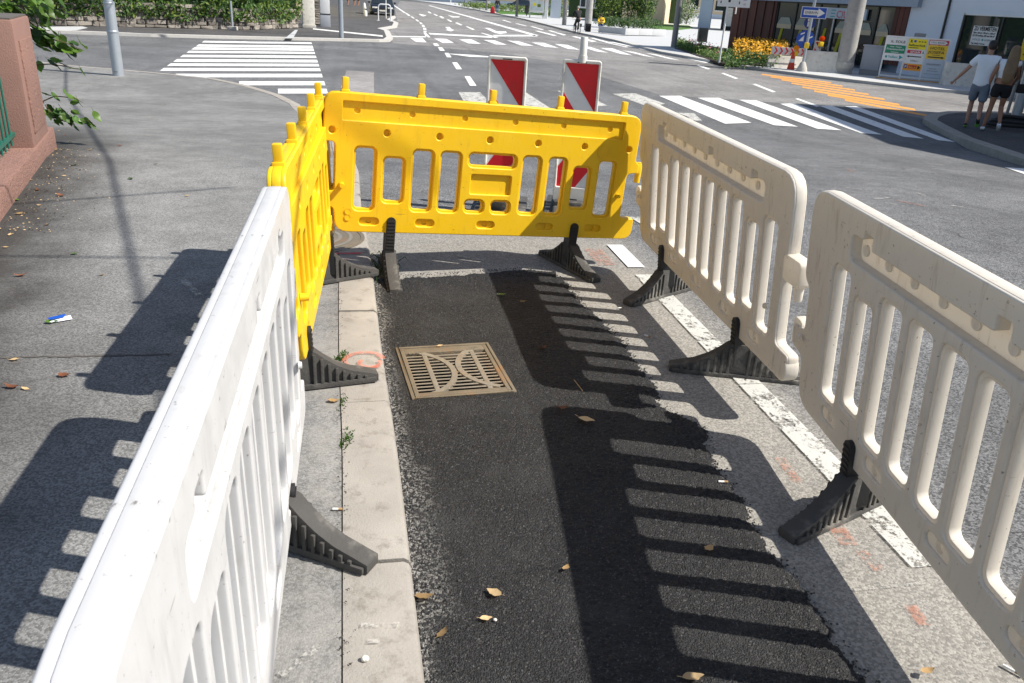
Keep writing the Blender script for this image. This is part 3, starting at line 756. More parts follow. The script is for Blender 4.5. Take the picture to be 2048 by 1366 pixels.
bF = barrier('yellow plastic barrier standing across the far end of the patch', (-1.126, 4.386, .304), (.669, 5.018, .187), 0, 'yellow', 0, (R_(-4), R_(12)))
bY = barrier('yellow plastic barrier on the pavement side, seen almost edge-on', (-.815, 2.70, .225), (-1.105, 4.50, .26), R_(-1.8), 'yellow', .055, (R_(14), R_(28)), (.26, 1.70))
def line_to(a, ang, ln, dz): return (a[0] + ln * math.cos(ang), a[1] + ln * math.sin(ang), a[2] + dz)
r1 = (.784, 4.975, .228)
bR1 = barrier('grubby white plastic barrier hooked to the right end of the yellow one', r1, line_to(r1, R_(-80), 1.97, -.03), R_(5.2), 'white', 0, (R_(32), R_(-16)))
r2_ = (1.15, 2.86, .20)
bR2 = barrier('grubby white plastic barrier nearest the lower right corner', r2_, line_to(r2_, R_(-85.7), 1.97, -.01), R_(5.5), 'white', 0, (R_(30), 0), (.54, 1.78))
ang = R_(-78.6); far = (-.757, 2.47, .15); near = line_to(far, ang, 2.05, .0)
bL1 = barrier('clean white plastic barrier running into the lower left corner', near, far, R_(-.5), 'white_clean', .055, (0, R_(-32)), (.5, 1.48))
# embossed maker disc and moulding marks on the far yellow barrier
k = .904
MB().lathe([(.038, 0), (.038, .0025), (.034, .0025), (.034, .0005)], 24, (1.845 * k, -.035, .60 * k), Matrix.Rotation(R_(90), 3, 'X')).build('maker_disc', 'yellow_plastic', bF, True)
for i, (wd, t_) in enumerate(((.044, .012), (.054, .005), (.056, .005), (.05, .005))):
    MB().bb(1.845 * k - wd / 2, 1.845 * k + wd / 2, -.0365, -.0345, .60 * k + .012 - i * .0135, .60 * k + .012 - i * .0135 + t_).build('maker_line', 'yellow_plastic', bF)
for zz in (.095, .135):
    MB().lathe([(.018, 0), (.018, .002), (.0155, .002), (.0155, .0005)], 18, (.16 * k, -.035, zz * k), Matrix.Rotation(R_(90), 3, 'X')).build('moulding_ring', 'yellow_plastic', bF, True)

# ------------------------------------------------------------------ drain grate
gr = thing('drain_grate', (G0.x, G0.y, .002), 'rusty cast-iron drain grate set in the fresh asphalt', 'drain grate', GA)
X, Y = GSX / 2, GSY / 2
PITCOL = 'pit_dark'
fr = MB()
for s_ in (-1, 1):
    fr.bb(s_ * X, s_ * (X - .014), -Y, Y, -.05, .016); fr.bb(-X + .014, X - .014, s_ * Y, s_ * (Y - .014), -.05, .016)
fr.build('frame', 'grate_iron', gr, True, .002)
rim = MB(); xi, yi = X - .018, Y - .018
for s_ in (-1, 1): rim.bb(s_ * xi, s_ * (xi - .018), -yi, yi, -.03, .014)
rim.bb(-xi + .018, xi - .018, -yi, -yi + .032, -.03, .014); rim.bb(-xi + .018, xi - .018, yi - .055, yi, -.03, .0135)
rim.build('rim', 'grate_iron', gr, True, .002)
n = 13; y0, y1 = -yi + .032, yi - .055
bar = MB().bb(-xi + .018, xi - .018, -.0055, .0055, .006, .010).mesh('bar', 'grate_bar', True, .002)
for i in range(1, n):
    o = obj('bar', bar, gr); o.location = (0, y0 + (y1 - y0) * i / n, 0)
for q in (-.105, .125):
    MB().bb(q - .011, q + .011, y0 - .004, y1 + .004, -.004, .0125).build('cross_bar', 'grate_bar', gr, True, .002)
def arc(c0, r, a0, a1, w_):
    mb = MB(); n_ = 18; vs = []
    for i in range(n_ + 1):
        a = R_(a0 + (a1 - a0) * i / n_)
        for rr_, z in ((r - w_, -.004), (r - w_, .0135), (r + w_, .0135), (r + w_, -.004)): vs.append((c0[0] + rr_ * math.cos(a), c0[1] + rr_ * math.sin(a), z))
    return mb.add(vs, [(i * 4 + k_, i * 4 + (k_ + 1) % 4, i * 4 + 4 + (k_ + 1) % 4, i * 4 + 4 + k_) for i in range(n_) for k_ in range(4)] + [(0, 1, 2, 3), (n_ * 4, n_ * 4 + 1, n_ * 4 + 2, n_ * 4 + 3)])
arc((-.235, -.015), .235, -66, 62, .013).build('arc', 'grate_bar', gr, True)
arc((.265, .015), .235, 118, 246, .013).build('arc', 'grate_bar', gr, True)
text('EN 124', .022, 'grate_bar', gr, Matrix.Translation((-.175, yi - .1 + .035, .0135)), ext=.001)
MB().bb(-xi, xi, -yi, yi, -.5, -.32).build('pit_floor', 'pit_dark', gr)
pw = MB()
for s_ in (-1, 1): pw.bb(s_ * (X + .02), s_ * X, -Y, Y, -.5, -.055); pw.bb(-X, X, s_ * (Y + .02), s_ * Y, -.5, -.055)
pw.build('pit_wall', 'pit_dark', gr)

# ------------------------------------------------------------------ red and white beacons behind the yellow barrier
def beacon(p, rz, label, cap):
    root = thing('warning_beacon', p, label, 'beacon', rz, 'warning beacons behind the yellow barrier')
    w_, z0, z1 = .292, .10, 1.175
    fr = sheet2d([rr(-w_ / 2, z0, w_ / 2, z1, .022), rr(-w_ / 2 + .021, z0 + .12, w_ / 2 - .021, z1 - .026, .004, 1)], .022, .006, 'frame_white', 'frame')
    obj('frame', fr, root)
    x0, x1, a, b = -w_ / 2 + .0215, w_ / 2 - .0215, z0 + .121, z1 - .0265
    MB().bb(x0, x1, -.004, .010, a, b).build('board', 'sign_white', root)
    # red diagonals, each a sheet just proud of the board
    sl_ = .40; hb_ = .285
    def clip(poly, axis_, lim, keep_less):
        o = []
        for i in range(len(poly)):
            p_, q_ = poly[i - 1], poly[i]
            ip = (p_[axis_] <= lim) == keep_less; iq = (q_[axis_] <= lim) == keep_less
            if ip != iq:
                t = (lim - p_[axis_]) / (q_[axis_] - p_[axis_]); o.append((p_[0] + (q_[0] - p_[0]) * t, p_[1] + (q_[1] - p_[1]) * t))
            if iq: o.append(q_)
        return o
    mid = (a + b) / 2 - .02
    for j in range(-1, 3):
        for up_ in (True, False):
            if up_:
                base = b - j * .61; q = [(x0, base), (x1, base - .35), (x1, base + .05), (x0, base + .40)]; q = clip(clip(q, 1, b, True), 1, mid, False)
            else:
                base = mid + .06 - j * .61; q = [(x0, base - .35), (x1, base), (x1, base - .36), (x0, base - .71)]; q = clip(clip(q, 1, mid, True), 1, a, False)
            if len(q) > 2: MB().prism(q, -.007, -.0045).build('red_stripe', 'sign_red', root)
    MB().bb(-.035, .035, -.0235, -.021, z1 - .022, z1 - .015).build('slot', 'ink', root)
    st_ = MB().bb(-.05, .05, -.03, .03, -.02, .13); st_.build('stem', 'rubber_black', root, True, .008)
    ba = MB().bb(-.20, .20, -.40, .40, 0, .055)
    for s_ in (-1, 1):
        ba.bb(-.13, .13, s_ * .06, s_ * .15, .05, .13); ba.tube([(s_ * .11, -.35, .07), (s_ * .11, .35, .07)], .028, 8)
    ba.build('foot_plate', 'rubber', root, True, .012)
    if cap:
        MB().tube([(0, .0, z1 - .02), (0, 0, z1 + .03)], .034, 14).build('collar', 'frame_white', root, True)
        MB().lathe([(.027, z1 + .02), (.027, z1 + .155), (.024, z1 + .16)], 14, (0, 0, 0)).build('tube', 'frame_white', root, True)
    return root
beacon((-.155, 6.2, 0), R_(-2), 'red and white striped beacon, the left one behind the barrier', False)
beacon((.40, 6.3, 0), R_(-4), 'red and white striped beacon with a grey tube on top', True)
# ------------------------------------------------------------------ small marks and litter near the patch
paint('spray_red_kerb', (.68, .19, .12), .46, 34, .5)
mk = marking('site_marks', 'orange and red spray marks and chalk scratches left by the road crew')
def ring(c, r, w_, a0, a1, mt_, dz, n=16, sq=1.0):
    p = []
    for i in range(n + 1): a = R_(a0 + (a1 - a0) * i / n); p.append((c[0] + (r + w_) * math.cos(a), c[1] + (r + w_) * sq * math.sin(a)))
    for i in range(n, -1, -1): a = R_(a0 + (a1 - a0) * i / n); p.append((c[0] + (r - w_) * math.cos(a), c[1] + (r - w_) * sq * math.sin(a)))
    o = stripe(p, mt_, mk, 'spray_mark', dz); return o
c = at(728, 722, .055)
ring(c, .085, .013, 20, 330, 'spray_red_kerb', .0585, 24, 1.05); ring((c.x + .03, c.y - .02), .045, .011, 150, 400, 'spray_red_kerb', .0595, 14)
def dash(a, b, w_, mt_, dz):
    p, q = at(*a, dz), at(*b, dz); t = Vector((q.x - p.x, q.y - p.y)).normalized(); n_ = Vector((-t.y, t.x)) * w_
    return stripe([(p.x + n_.x, p.y + n_.y), (q.x + n_.x, q.y + n_.y), (q.x - n_.x, q.y - n_.y), (p.x - n_.x, p.y - n_.y)], mt_, mk, 'spray_mark', dz)
dash((652, 507), (722, 506), .012, 'spray_red', .0585)
for a, b in (((668, 514), (706, 521)), ((676, 520), (690, 527))): dash(a, b, .022, 'spray_orange', .0592)
for a, b, w_ in (((1185, 497), (1215, 530), .06), ((1560, 915), (1595, 965), .02), ((1655, 1030), (1700, 1090), .03), ((1720, 1100), (1760, 1140), .02), ((1790, 400), (1850, 412), .03), ((1695, 338), (1708, 344), .03), ((1820, 1210), (1850, 1250), .02)): dash(a, b, w_, 'spray_orange', .0065)
for a, b, w_ in (((860, 511), (922, 524), .012), ((905, 509), (970, 521), .012), ((725, 1250), (800, 1245), .0), ((1690, 374), (1735, 380), .03), ((1750, 398), (1775, 394), .03), ((1770, 405), (1810, 412), .02), ((1900, 410), (1925, 414), .03), ((1535, 790), (1575, 800), .015), ((1600, 890), (1650, 880), .012), ((1290, 470), (1330, 478), .03), ((1850, 325), (1890, 330), .03), ((1700, 1180), (1850, 1165), .006), ((1960, 345), (1985, 347), .03), ((1680, 385), (1705, 395), .02), ((1835, 385), (1850, 392), .02)):
    if w_: dash(a, b, w_, 'chalk', .0062)
for a, b, w_ in (((722, 1250), (800, 1248), .008), ((735, 1282), (760, 1281), .007), ((705, 492), (740, 500), .008), ((650, 496), (700, 499), .006), ((560, 1350), (640, 1290), .01), ((365, 560), (400, 590), .02)): dash(a, b, w_, 'chalk', .0592)

def leaf_mesh(name, mt_, curl, w_=.3, n=8):
    """one pointed oval leaf of unit length along x with a folded midrib"""
    vs = []; fs = []; rl = random.Random(name + mt_)
    for i in range(n + 1):
        t = i / n; ww = w_ * math.sin(math.pi * t ** .75) ** .9; z = curl * (t - .5) ** 2 * 1.6 + rl.uniform(-.02, .02)
        if i in (0, n): ww = .01
        j1, j2 = rl.uniform(.78, 1.12), rl.uniform(.78, 1.12)
        vs += [(t - .5, -ww * j1, z + ww * .22 + rl.uniform(0, curl * .12)), (t - .5, rl.uniform(-.01, .01), z), (t - .5, ww * j2, z + ww * .22 - rl.uniform(0, curl * .1))]
    for i in range(n):
        for k_ in (0, 1): fs.append((i * 3 + k_, i * 3 + k_ + 3, i * 3 + k_ + 4, i * 3 + k_ + 1))
    mb = MB().add(vs, fs); mb.tube([(-.5, 0, curl * .5), (-.72, .03, curl * .5 + .05)], .016, 4)
    me_ = mb.mesh(name, mt_, True, 0, 80); return me_
LEAF = {m_: leaf_mesh('leaf', m_, cu) for m_, cu in (('dry_leaf', .35), ('pale_leaf', .2), ('brown_leaf', .45), ('leaf_b', .2))}
def litter_leaf(u, v, size, kind, rz, label=None, dz=.02, group=None):
    p = at(u, v, dz); o = obj('fallen_leaf', LEAF[kind]); o.location = (p.x, p.y, p.z + size * .06); o.scale = (size,) * 3
    o.rotation_euler = (rng.uniform(-.25, .25), rng.uniform(-.2, .2), rz)
    return tag(o, label, 'leaf', group)
for u, v, sz, kd, rz, lb in ((988, 1187, .05, 'pale_leaf', 2.6, 'pale tan leaf lying alone on the sunlit patch'), (972, 1238, .036, 'pale_leaf', .2, 'small pale leaf below the larger tan leaf on the patch'), (886, 1267, .042, 'dry_leaf', 1.0, 'brown dry leaf on the patch, lowest near the kerb'),
                             (849, 1196, .06, 'dry_leaf', .3, 'orange dry leaf lying against the kerb edge'), (1173, 842, .075, 'pale_leaf', -.5, 'large pinkish dead leaf in the barrier shadow'), (1126, 817, .05, 'brown_leaf', .4, 'brown curled leaf beside the pinkish dead leaf'), (1086, 697, .055, 'brown_leaf', .9, 'reddish brown leaf right of the grate in shade'),
                             (1046, 604, .04, 'dry_leaf', .1, 'small tan leaf above the grate in shade'), (1005, 590, .05, 'leaf_b', .5, 'green leaf sprig beside the shadow edge above the grate'), (1418, 1098, .045, 'dry_leaf', .8, 'tan leaf between two bar shadows low on the patch'), (1132, 1137, .038, 'dry_leaf', 1.2, 'tan leaf at the shadow edge low on the patch'),
                             (1386, 1357, .06, 'pale_leaf', .2, 'yellow leaf at the bottom edge of the picture'), (880, 692, .03, 'pale_leaf', .4, 'tan leaf scrap on the far rim of the grate'), (1855, 1343, .04, 'dry_leaf', .2, 'brown leaf on the dusty strip in the lower right')):
    litter_leaf(u, v, sz, kd, rz, lb)
for u, v in ((40, 552), (22, 775), (50, 778), (130, 752), (30, 720), (205, 550), (150, 508), (262, 358), (312, 328), (375, 392), (78, 411), (122, 392), (75, 380), (40, 428), (98, 338), (128, 352), (300, 235), (212, 188), (298, 272), (240, 292), (130, 270), (110, 300), (60, 360), (20, 470), (95, 450), (150, 330), (180, 300), (245, 205), (330, 210), (118, 262), (140, 285), (30, 400), (12, 495)):
    litter_leaf(u, v, rng.uniform(.03, .065), rng.choice(['dry_leaf', 'pale_leaf', 'pale_leaf', 'leaf_b', 'brown_leaf']), rng.uniform(0, 6.28), 'fallen leaf lying on the grey pavement left of the barriers', SW + .003, 'leaves on the left pavement')
litter_leaf(412, 1056, .001, 'dry_leaf', 0, 'x') if 0 else None
litter_leaf(668, 803, .05, 'dry_leaf', .2, 'tan leaf stuck in the kerb joint below the barrier foot', SW + .003)
# cigarette ends, paper scrap, twigs
def butt(u, v, rz, label, dz, ln=.035, mt_='sign_white'):
    p = at(u, v, dz); r = thing('cigarette_end', p, label, 'cigarette end', rz, None)
    MB().tube([(-ln / 2, 0, .004), (ln * .1, 0, .004)], .004, 8).build('paper', 'sign_white', r, True); MB().tube([(ln * .1, 0, .004), (ln / 2, 0, .004)], .0041, 8).build('filter', 'dry_leaf', r, True)
butt(675, 1020, .1, 'white cigarette end lying by the kerb joint', SW + .003, .03); butt(1446, 965, .05, 'orange cigarette end on the raw edge of the patch', .012)
butt(1295, 673, -.5, 'cigarette end on the shaded strip inside the barriers', .004); butt(1242, 617, .3, 'yellow cigarette end in the bar shadows right of the patch', .004); butt(2025, 1343, -.8, 'cigarette end with orange filter in the lower right corner', .004, .05)
p = at(120, 641, SW + .003); pr_ = thing('paper_scrap', p, 'folded scrap of white and blue paper on the pavement', 'paper', .7)
MB().add([(-.05, -.018, .004), (.05, -.02, .004), (.05, .018, .012), (-.05, .02, .004)], [(0, 1, 2, 3)]).build('sheet', 'scrap_paper', pr_); MB().add([(-.04, .0, .013), (.02, .0, .014), (.03, .019, .022), (-.05, .021, .016)], [(0, 1, 2, 3)]).build('fold', 'sign_blue', pr_)
litter_leaf(104, 645, .06, 'leaf_b', .3, 'dark green leaf lying against the paper scrap', SW + .003)
for u, v, lb in ((730, 1322, 'white pebble on the kerb near the bottom edge'), (990, 1242, 'tiny white pebble beside the small pale leaf')):
    p = at(u, v, SW if u < 800 else .015); r = .011 if u < 800 else .006
    tag(MB().ball((p.x, p.y, p.z + r * .7), r, 8, 6, (1, .85, .75)).build('pebble', 'concrete_pale', None, True), lb, 'pebble')
p = at(1154, 770, .016); tag(MB().tube([(p.x - .01, p.y + .05, p.z), (p.x + .02, p.y - .06, p.z + .004)], .0018, 5).build('twig', 'pale_leaf'), 'thin pale twig on the shaded asphalt', 'twig')

# weeds in the kerb joint
def tuft(u, v, n, r, hh, label, name='weed'):
    p = at(u, v, SW); mb = MB(); r3 = random.Random(u)
    for k_ in range(n):
        a = r3.uniform(0, 6.28); d = r3.uniform(0, r); x, y = p.x + d * math.cos(a) * .45, p.y + d * math.sin(a) * 1.6; h_ = hh * r3.uniform(.4, 1); ox, oy = r3.uniform(-1, 1) * h_ * .9, r3.uniform(-1, 1) * h_ * .9; wd = r3.uniform(.0012, .003)
        mb.add([(x - wd, y, p.z), (x + wd, y, p.z), (x + wd + ox * .5, y + oy * .5, p.z + h_ * .75), (x - wd + ox * .5, y + oy * .5, p.z + h_ * .75), (x + ox, y + oy, p.z + h_ * .8)], [(0, 1, 2, 3), (3, 2, 4)])
    tag(mb.build(name, 'foliage_mid'), label, 'weed')
tuft(682, 720, 90, .06, .022, 'green weeds in the kerb joint beside the orange mark'); tuft(684, 808, 40, .05, .016, 'small weeds in the kerb joint below the yellow barrier foot'); tuft(694, 880, 75, .05, .022, 'wide tuft of weeds on the kerb joint lower down')
# long grass in the open gutter end by the far foot
p = at(765, 545, 0); mb = MB(); r3 = random.Random(5)
for k_ in range(60):
    x, y = p.x + r3.uniform(-.05, .05), p.y + r3.uniform(-.15, .25); ox, oy = r3.uniform(-.1, .1), r3.uniform(-.14, .14)
    mb.add([(x - .003, y, 0), (x + .003, y, 0), (x + ox * .6 + .003, y + oy * .6, .05), (x + ox * .6 - .003, y + oy * .6, .05), (x + ox, y + oy, .012)], [(0, 1, 2, 3), (3, 2, 4)])
tag(mb.build('gutter_grass', 'foliage_dark'), 'dark grass and debris in the gutter by the far barrier foot', 'grass')
# round manhole cover in the pavement beyond the barrier corner
p = at(655, 478, SW); mh = thing('manhole_cover', (p.x - .12, p.y, p.z), 'round patterned manhole cover in the pavement behind the yellow barrier corner', 'manhole')
MB().lathe([(.36, .001), (.36, .006), (.335, .006), (.335, .003)], 32).build('rim', 'grate_iron', mh, True); MB().lathe([(.325, .001), (.325, .007), (.0, .007)], 32).build('lid', 'grate_iron', mh, True)
for r in (.27, .2, .13): MB().add([((r + s_ * .012) * math.cos(2 * math.pi * i / 32) if 1 else 0, (r + s_ * .012) * math.sin(2 * math.pi * i / 32), .0085) for i in range(32) for s_ in (-1, 1)], [(2 * i, 2 * i + 1, (2 * i + 3) % 64, (2 * i + 2) % 64) for i in range(32)]).build('ridge', 'grate_bar', mh)

# ------------------------------------------------------------------ pink gate pier, plinth and railing on the left
wl = thing('garden_wall', (-4.46, 7.63, T(7.63) + SW), 'pink rendered garden wall with pier and green railing', 'wall', math.atan2(-.925, .38))
# local x runs along the wall towards the camera, local y points to the pavement
MB().bb(-.02, 5.5, -.45, 0.0, -.05, .20).build('plinth', 'pink_render', wl, True, .02)
MB().bb(.25, 1.08, -.50, -.012, .19, PIER_H).build('pier', 'pink_smooth', wl, True, .025)
MB().bb(.36, .97, -.02, .0, .30, PIER_H - .16).build('rough_panel', 'pink_render', wl, True, .006)
MB().bb(.27, 1.06, -.48, -.03, PIER_H + .001, PIER_H + .012).build('cap', 'mortar', wl)
for i in range(15):
    MB().tube([(1.2 + .14 * i, -.15, .24), (1.2 + .14 * i, -.15, 1.1)], .0085, 8).build('bar', 'green_metal', wl, True)
for zz in (.30, 1.0): MB().bb(1.08, 3.4, -.165, -.135, zz, zz + .03).build('rail', 'green_metal', wl)
# shrub leaning out behind the pier: single leaves on stems
sh = thing('shrub', (-5.0, 8.1, T(8.1) + SW), 'leafy green shrub pushing branches out past the pink pier', 'shrub')
LF = [leaf_mesh('leaf', 'leaf_a', .2, .30), leaf_mesh('leaf', 'leaf_b', .3, .30)]
inv = Matrix.Translation(sh.location).inverted()
r4 = random.Random(11)
def branch(pts, n, size, spread=.06, d0=8.3):
    P = []
    for u, v in pts:
        r = ray(u, v); t = d0 / r.y; P.append(CP + r * t - Vector(sh.location))
    MB().tube([tuple(q) for q in P], [.007 - .004 * i / (len(P) - 1) for i in range(len(P))], 5).build('stem', 'stem', sh)
    for k_ in range(n):
        t = (k_ + r4.uniform(.2, .8)) / n * (len(P) - 1); i = min(int(t), len(P) - 2); q = P[i].lerp(P[i + 1], t - i) + Vector([r4.uniform(-spread, spread) for _ in range(3)])
        o = obj('leaf', r4.choice(LF), sh); s_ = size * r4.uniform(.95, 1.6); o.scale = (s_, s_, s_); o.location = q
        d = (P[i + 1] - P[i]); o.rotation_euler = (r4.uniform(-.9, .9), r4.uniform(.0, 1.1), math.atan2(d.y, d.x) + r4.uniform(-1, 1))
branch([(55, 40), (95, 75), (130, 85), (165, 100)], 22, .10); branch([(60, 60), (85, 80), (115, 95), (145, 105)], 20, .10); branch([(60, 130), (100, 128), (130, 132), (162, 140)], 8, .095, .04)
branch([(80, 205), (110, 192), (150, 196), (165, 205)], 7, .08, .04, 8.0); branch([(90, 210), (110, 235), (150, 238), (185, 245)], 26, .09, .07, 8.0); branch([(95, 230), (120, 240), (150, 248)], 9, .09, .05, 8.0)
branch([(0, 12), (30, 10), (60, 15), (80, 30)], 26, .1, .09, 8.0); branch([(20, -30), (50, -10), (90, 20), (110, 30)], 26, .1, .1, 8.2); branch([(60, 10), (75, 50), (85, 90)], 24, .11, .08, 8.3)

# crumbs of soil, leaf and grit gathered at the wall foot and along the kerb
def crumbs(name, n, where, mts, label, rs, z_=SW, sc_=1.0):
    r9 = random.Random(rs); mb = MB()
    for k_ in range(n):
        x, y = where(r9); r = r9.uniform(.003, .010) * sc_; a = r9.uniform(0, 6.28); c_, s_ = math.cos(a) * r, math.sin(a) * r; zz = T(y) + z_ + .004
        mb.add([(x + c_, y + s_, zz), (x - s_ * .5, y + c_ * .5, zz + r * .4), (x - c_, y - s_, zz + r * .1), (x + s_ * .5, y - c_ * .5, zz)], [(0, 1, 2), (0, 2, 3)])
    tag(mb.build(name, mts), label, None, None, 'stuff')
def wall_foot(r9):
    t = r9.uniform(0, 3.2); d = abs(r9.gauss(0, .22)) + .02; return (-4.46 + .38 * t + .925 * d, 7.63 - .925 * t + .38 * d)
crumbs('leaf_crumbs', 260, wall_foot, 'pale_leaf', 'crumbled pale leaf bits along the foot of the pink wall', 1); crumbs('soil_crumbs', 500, wall_foot, 'soil', 'dark soil crumbs along the foot of the pink wall', 2)
def kerb_foot(r9):
    y = r9.uniform(.9, 4.3); return (kerb_x(y) - .2 + r9.gauss(0, .012), y)
crumbs('joint_crumbs', 300, kerb_foot, 'soil', 'dark crumbs of soil in the joint behind the kerb stones', 3, SW + .002, .55)
# ------------------------------------------------------------------ lamp posts, poles
def post(u, v, r, h_, label, mt_='galvanised', name='lamp_post', r2=None, dz=SW, rings=()):
    p = at(u, v, dz); o = thing(name, p, label, 'post')
    MB().tube([(0, 0, -.05), (0, 0, h_)], [r, r2 or r * .8], 16).build('shaft', mt_, o, True)
    for z_, rr_ in rings: MB().lathe([(rr_, z_ - .02), (rr_ * 1.04, z_ - .012), (rr_ * 1.04, z_ + .012), (rr_ * .96, z_ + .03)], 16).build('collar', mt_, o, True)
    return o
lp = post(237, 151, .118, 1.55, 'galvanised lamp post at the kerb of the side road', name='lamp_post', r2=.112, rings=((.92, .119), (1.5, .114)))
MB().tube([(0, 0, 1.5), (0, 0, 7.5)], [.088, .06], 16).build('upper_shaft', 'galvanised', lp, True); MB().bb(-.05, .05, -.123, -.119, .08, .1).build('hatch', 'grey_post', lp)
p683 = post(683, 76, .10, 5.5, 'slim grey post on the far left street corner', r2=.09, dz=.1, name='street_post'); MB().lathe([(.1, 1.9), (.104, 1.91), (.104, 1.95), (.1, 1.96)], 16).build('clip', 'galvanised', p683, True)
for u, v, w_, lb in ((1347, 95, .16, 'dark grey street post left of the green flower bed'), (1128, 50, .19, 'dark street post beside the planter path left of the cyclist'), (1033, 33, .15, 'dark street post in front of the dark parked car'), (973, 21, .14, 'dark street post beside the silver car'), (930, 14, .13, 'farthest dark street post on the right pavement')):
    post(u, v, w_, 6.5, lb, 'grey_post', dz=.1, name='street_post')
bp = post(1175, 61, .27, 7, 'thick grey timber mast behind the cyclist', 'mast', dz=.1, name='mast', r2=.22)
pil = post(1684, 152, .34, 8, 'thick concrete mast standing beside the concrete block', 'mast', dz=.0, name='concrete_mast', r2=.27)
MB().lathe([(.345, .3), (.352, .31), (.352, .5), (.34, .52)], 20).build('collar', 'concrete', pil, True); MB().lathe([(.308, 1.62), (.313, 1.63), (.312, 1.65), (.306, 1.66)], 20).build('joint', 'concrete', pil, True)

# ------------------------------------------------------------------ far pavements
fl = [(-60, 22), (-17.65, 30.66), (-15.96, 31.3), (-14.33, 31.9), (-12.48, 33.0), (-9.5, 35.0), (-7.7, 36.3), (-6.6, 37.0), (-6.25, 37.6), (-6.45, 39.6), (-7.6, 45.6), (-8.3, 47.5), (-8.2, 52), (-9.0, 57.7), (-10.2, 62), (-11.0, 69.3), (-19, 110), (-34, 170), (-80, 170)]
tag(drape('far_pavement', fl, .1, 'far_pavement', .3), 'dark asphalt pavement along the ivy wall on the far left corner')
def kerb_band(name, pts, w_, h_, mt_, label):
    pts = [Vector(q) for q in pts]; vs = []
    for i, q in enumerate(pts):
        t = (pts[min(i + 1, len(pts) - 1)] - pts[max(i - 1, 0)]).normalized(); n_ = Vector((t.y, -t.x))
        for a_, z_ in ((.04, -.25), (.04, h_), (-w_, h_ + .004), (-w_, -.2)): vs.append((q.x + n_.x * a_, q.y + n_.y * a_, T(q.y) + z_))
    mb = MB().add(vs, [(i * 4 + k_, i * 4 + (k_ + 1) % 4, i * 4 + 4 + (k_ + 1) % 4, i * 4 + 4 + k_) for i in range(len(pts) - 1) for k_ in range(4)])
    return tag(mb.build(name, mt_), label, None, None, 'structure')
kerb_band('kerb', fl[1:17], .25, .105, 'kerb_far', 'pale stone kerb round the far left corner')
fr_ = [(13.5, 28.3), (11.6, 30.3), (10.26, 31.85), (8.85, 33.8), (7.84, 36.7), (6.34, 41.3), (5.09, 51.1), (3.14, 60.6), (-.64, 86.5), (-8.1, 123), (-17.2, 161), (-40, 230)]
tag(drape('far_pavement', fr_ + [(150, 230), (150, 40), (30, 26), (19, 27)], .1, 'slab', .3), 'pale concrete pavement on the far right side')
kerb_band('kerb', list(reversed(fr_)), .3, .105, 'kerb_far', 'long kerb of the pale right-hand pavement')
tag(drape('tactile_strip', [at(*q, .1)[:2] for q in [(570, 77), (590, 60), (596, 60), (586, 77)]], .107, 'slab'), 'pale tactile paving strip across the dark far pavement')
tag(drape('pavement_line', [at(*q, .1)[:2] for q in [(626, 57), (765, 71), (766, 74), (626, 59)]], .108, 'white_paint'), 'thin white line painted across the far left pavement')
tag(drape('concrete_apron', [at(*q, .1)[:2] for q in [(60, 54), (165, 53), (176, 56), (152, 61), (60, 60)]], .106, 'slab'), 'pale concrete apron at the left end of the ivy wall')
# right-hand traffic island
isl = [tuple(at(*q, .1)[:2]) for q in ((1850, 238), (1856, 231), (1872, 226), (1900, 223), (1990, 224))] + [(16, 22.9), (24, 22.5), (24, 8), (8.4, 8)] + [tuple(at(*q, .1)[:2]) for q in ((2048, 318), (1920, 275), (1870, 250))]
tag(drape('traffic_island', isl, .1, 'far_pavement', .3), 'dark pavement island with kerb under the walking couple')
kerb_band('kerb', [isl[5], isl[4], isl[3], isl[2], isl[1], isl[0], isl[11], isl[10], isl[9], isl[8]], .25, .106, 'kerb', 'kerb round the right-hand island')

# ------------------------------------------------------------------ ivy wall on the far left
W0 = Vector((-24.0, 29.2)); WP = [Vector((-24, 29.3)), Vector((-18.91, 33.37)), Vector((-16.86, 35.21)), Vector((-14.26, 37.17)), Vector((-12.71, 38.46)), Vector((-11.6, 42.7))]
sw_ = thing('stone_wall', (WP[3].x, WP[3].y, -.5), 'low wall of layered stones under the ivy hedge', 'wall')
base = Vector((WP[3].x, WP[3].y, -.5)); mb = MB()
for a, b in zip(WP, WP[1:]):
    d = (b - a).normalized(); n_ = Vector((-d.y, d.x)); vs = []
    for q in (a, b):
        for o_, z_ in ((.06, 0), (.06, .85), (.5, .85), (.5, 0)): vs.append((q.x + n_.x * o_ - base.x, q.y + n_.y * o_ - base.y, z_))
    mb.add(vs, [(0, 1, 5, 4), (1, 2, 6, 5), (2, 3, 7, 6), (0, 3, 2, 1), (4, 5, 6, 7)])
mb.build('core', 'mortar', sw_)
SM = []
for k_ in range(6):
    bm = bmesh.new(); bmesh.ops.create_cube(bm, size=1); 
    for v in bm.verts: v.co += Vector([rng.uniform(-.1, .1) for _ in range(3)])
    bmesh.ops.bevel(bm, geom=bm.edges[:], offset=.09, segments=1, affect='EDGES'); me = bpy.data.meshes.new('stone'); bm.to_mesh(me); bm.free(); me.materials.append(MATS['stone']); SM.append(me)
cnt = 0
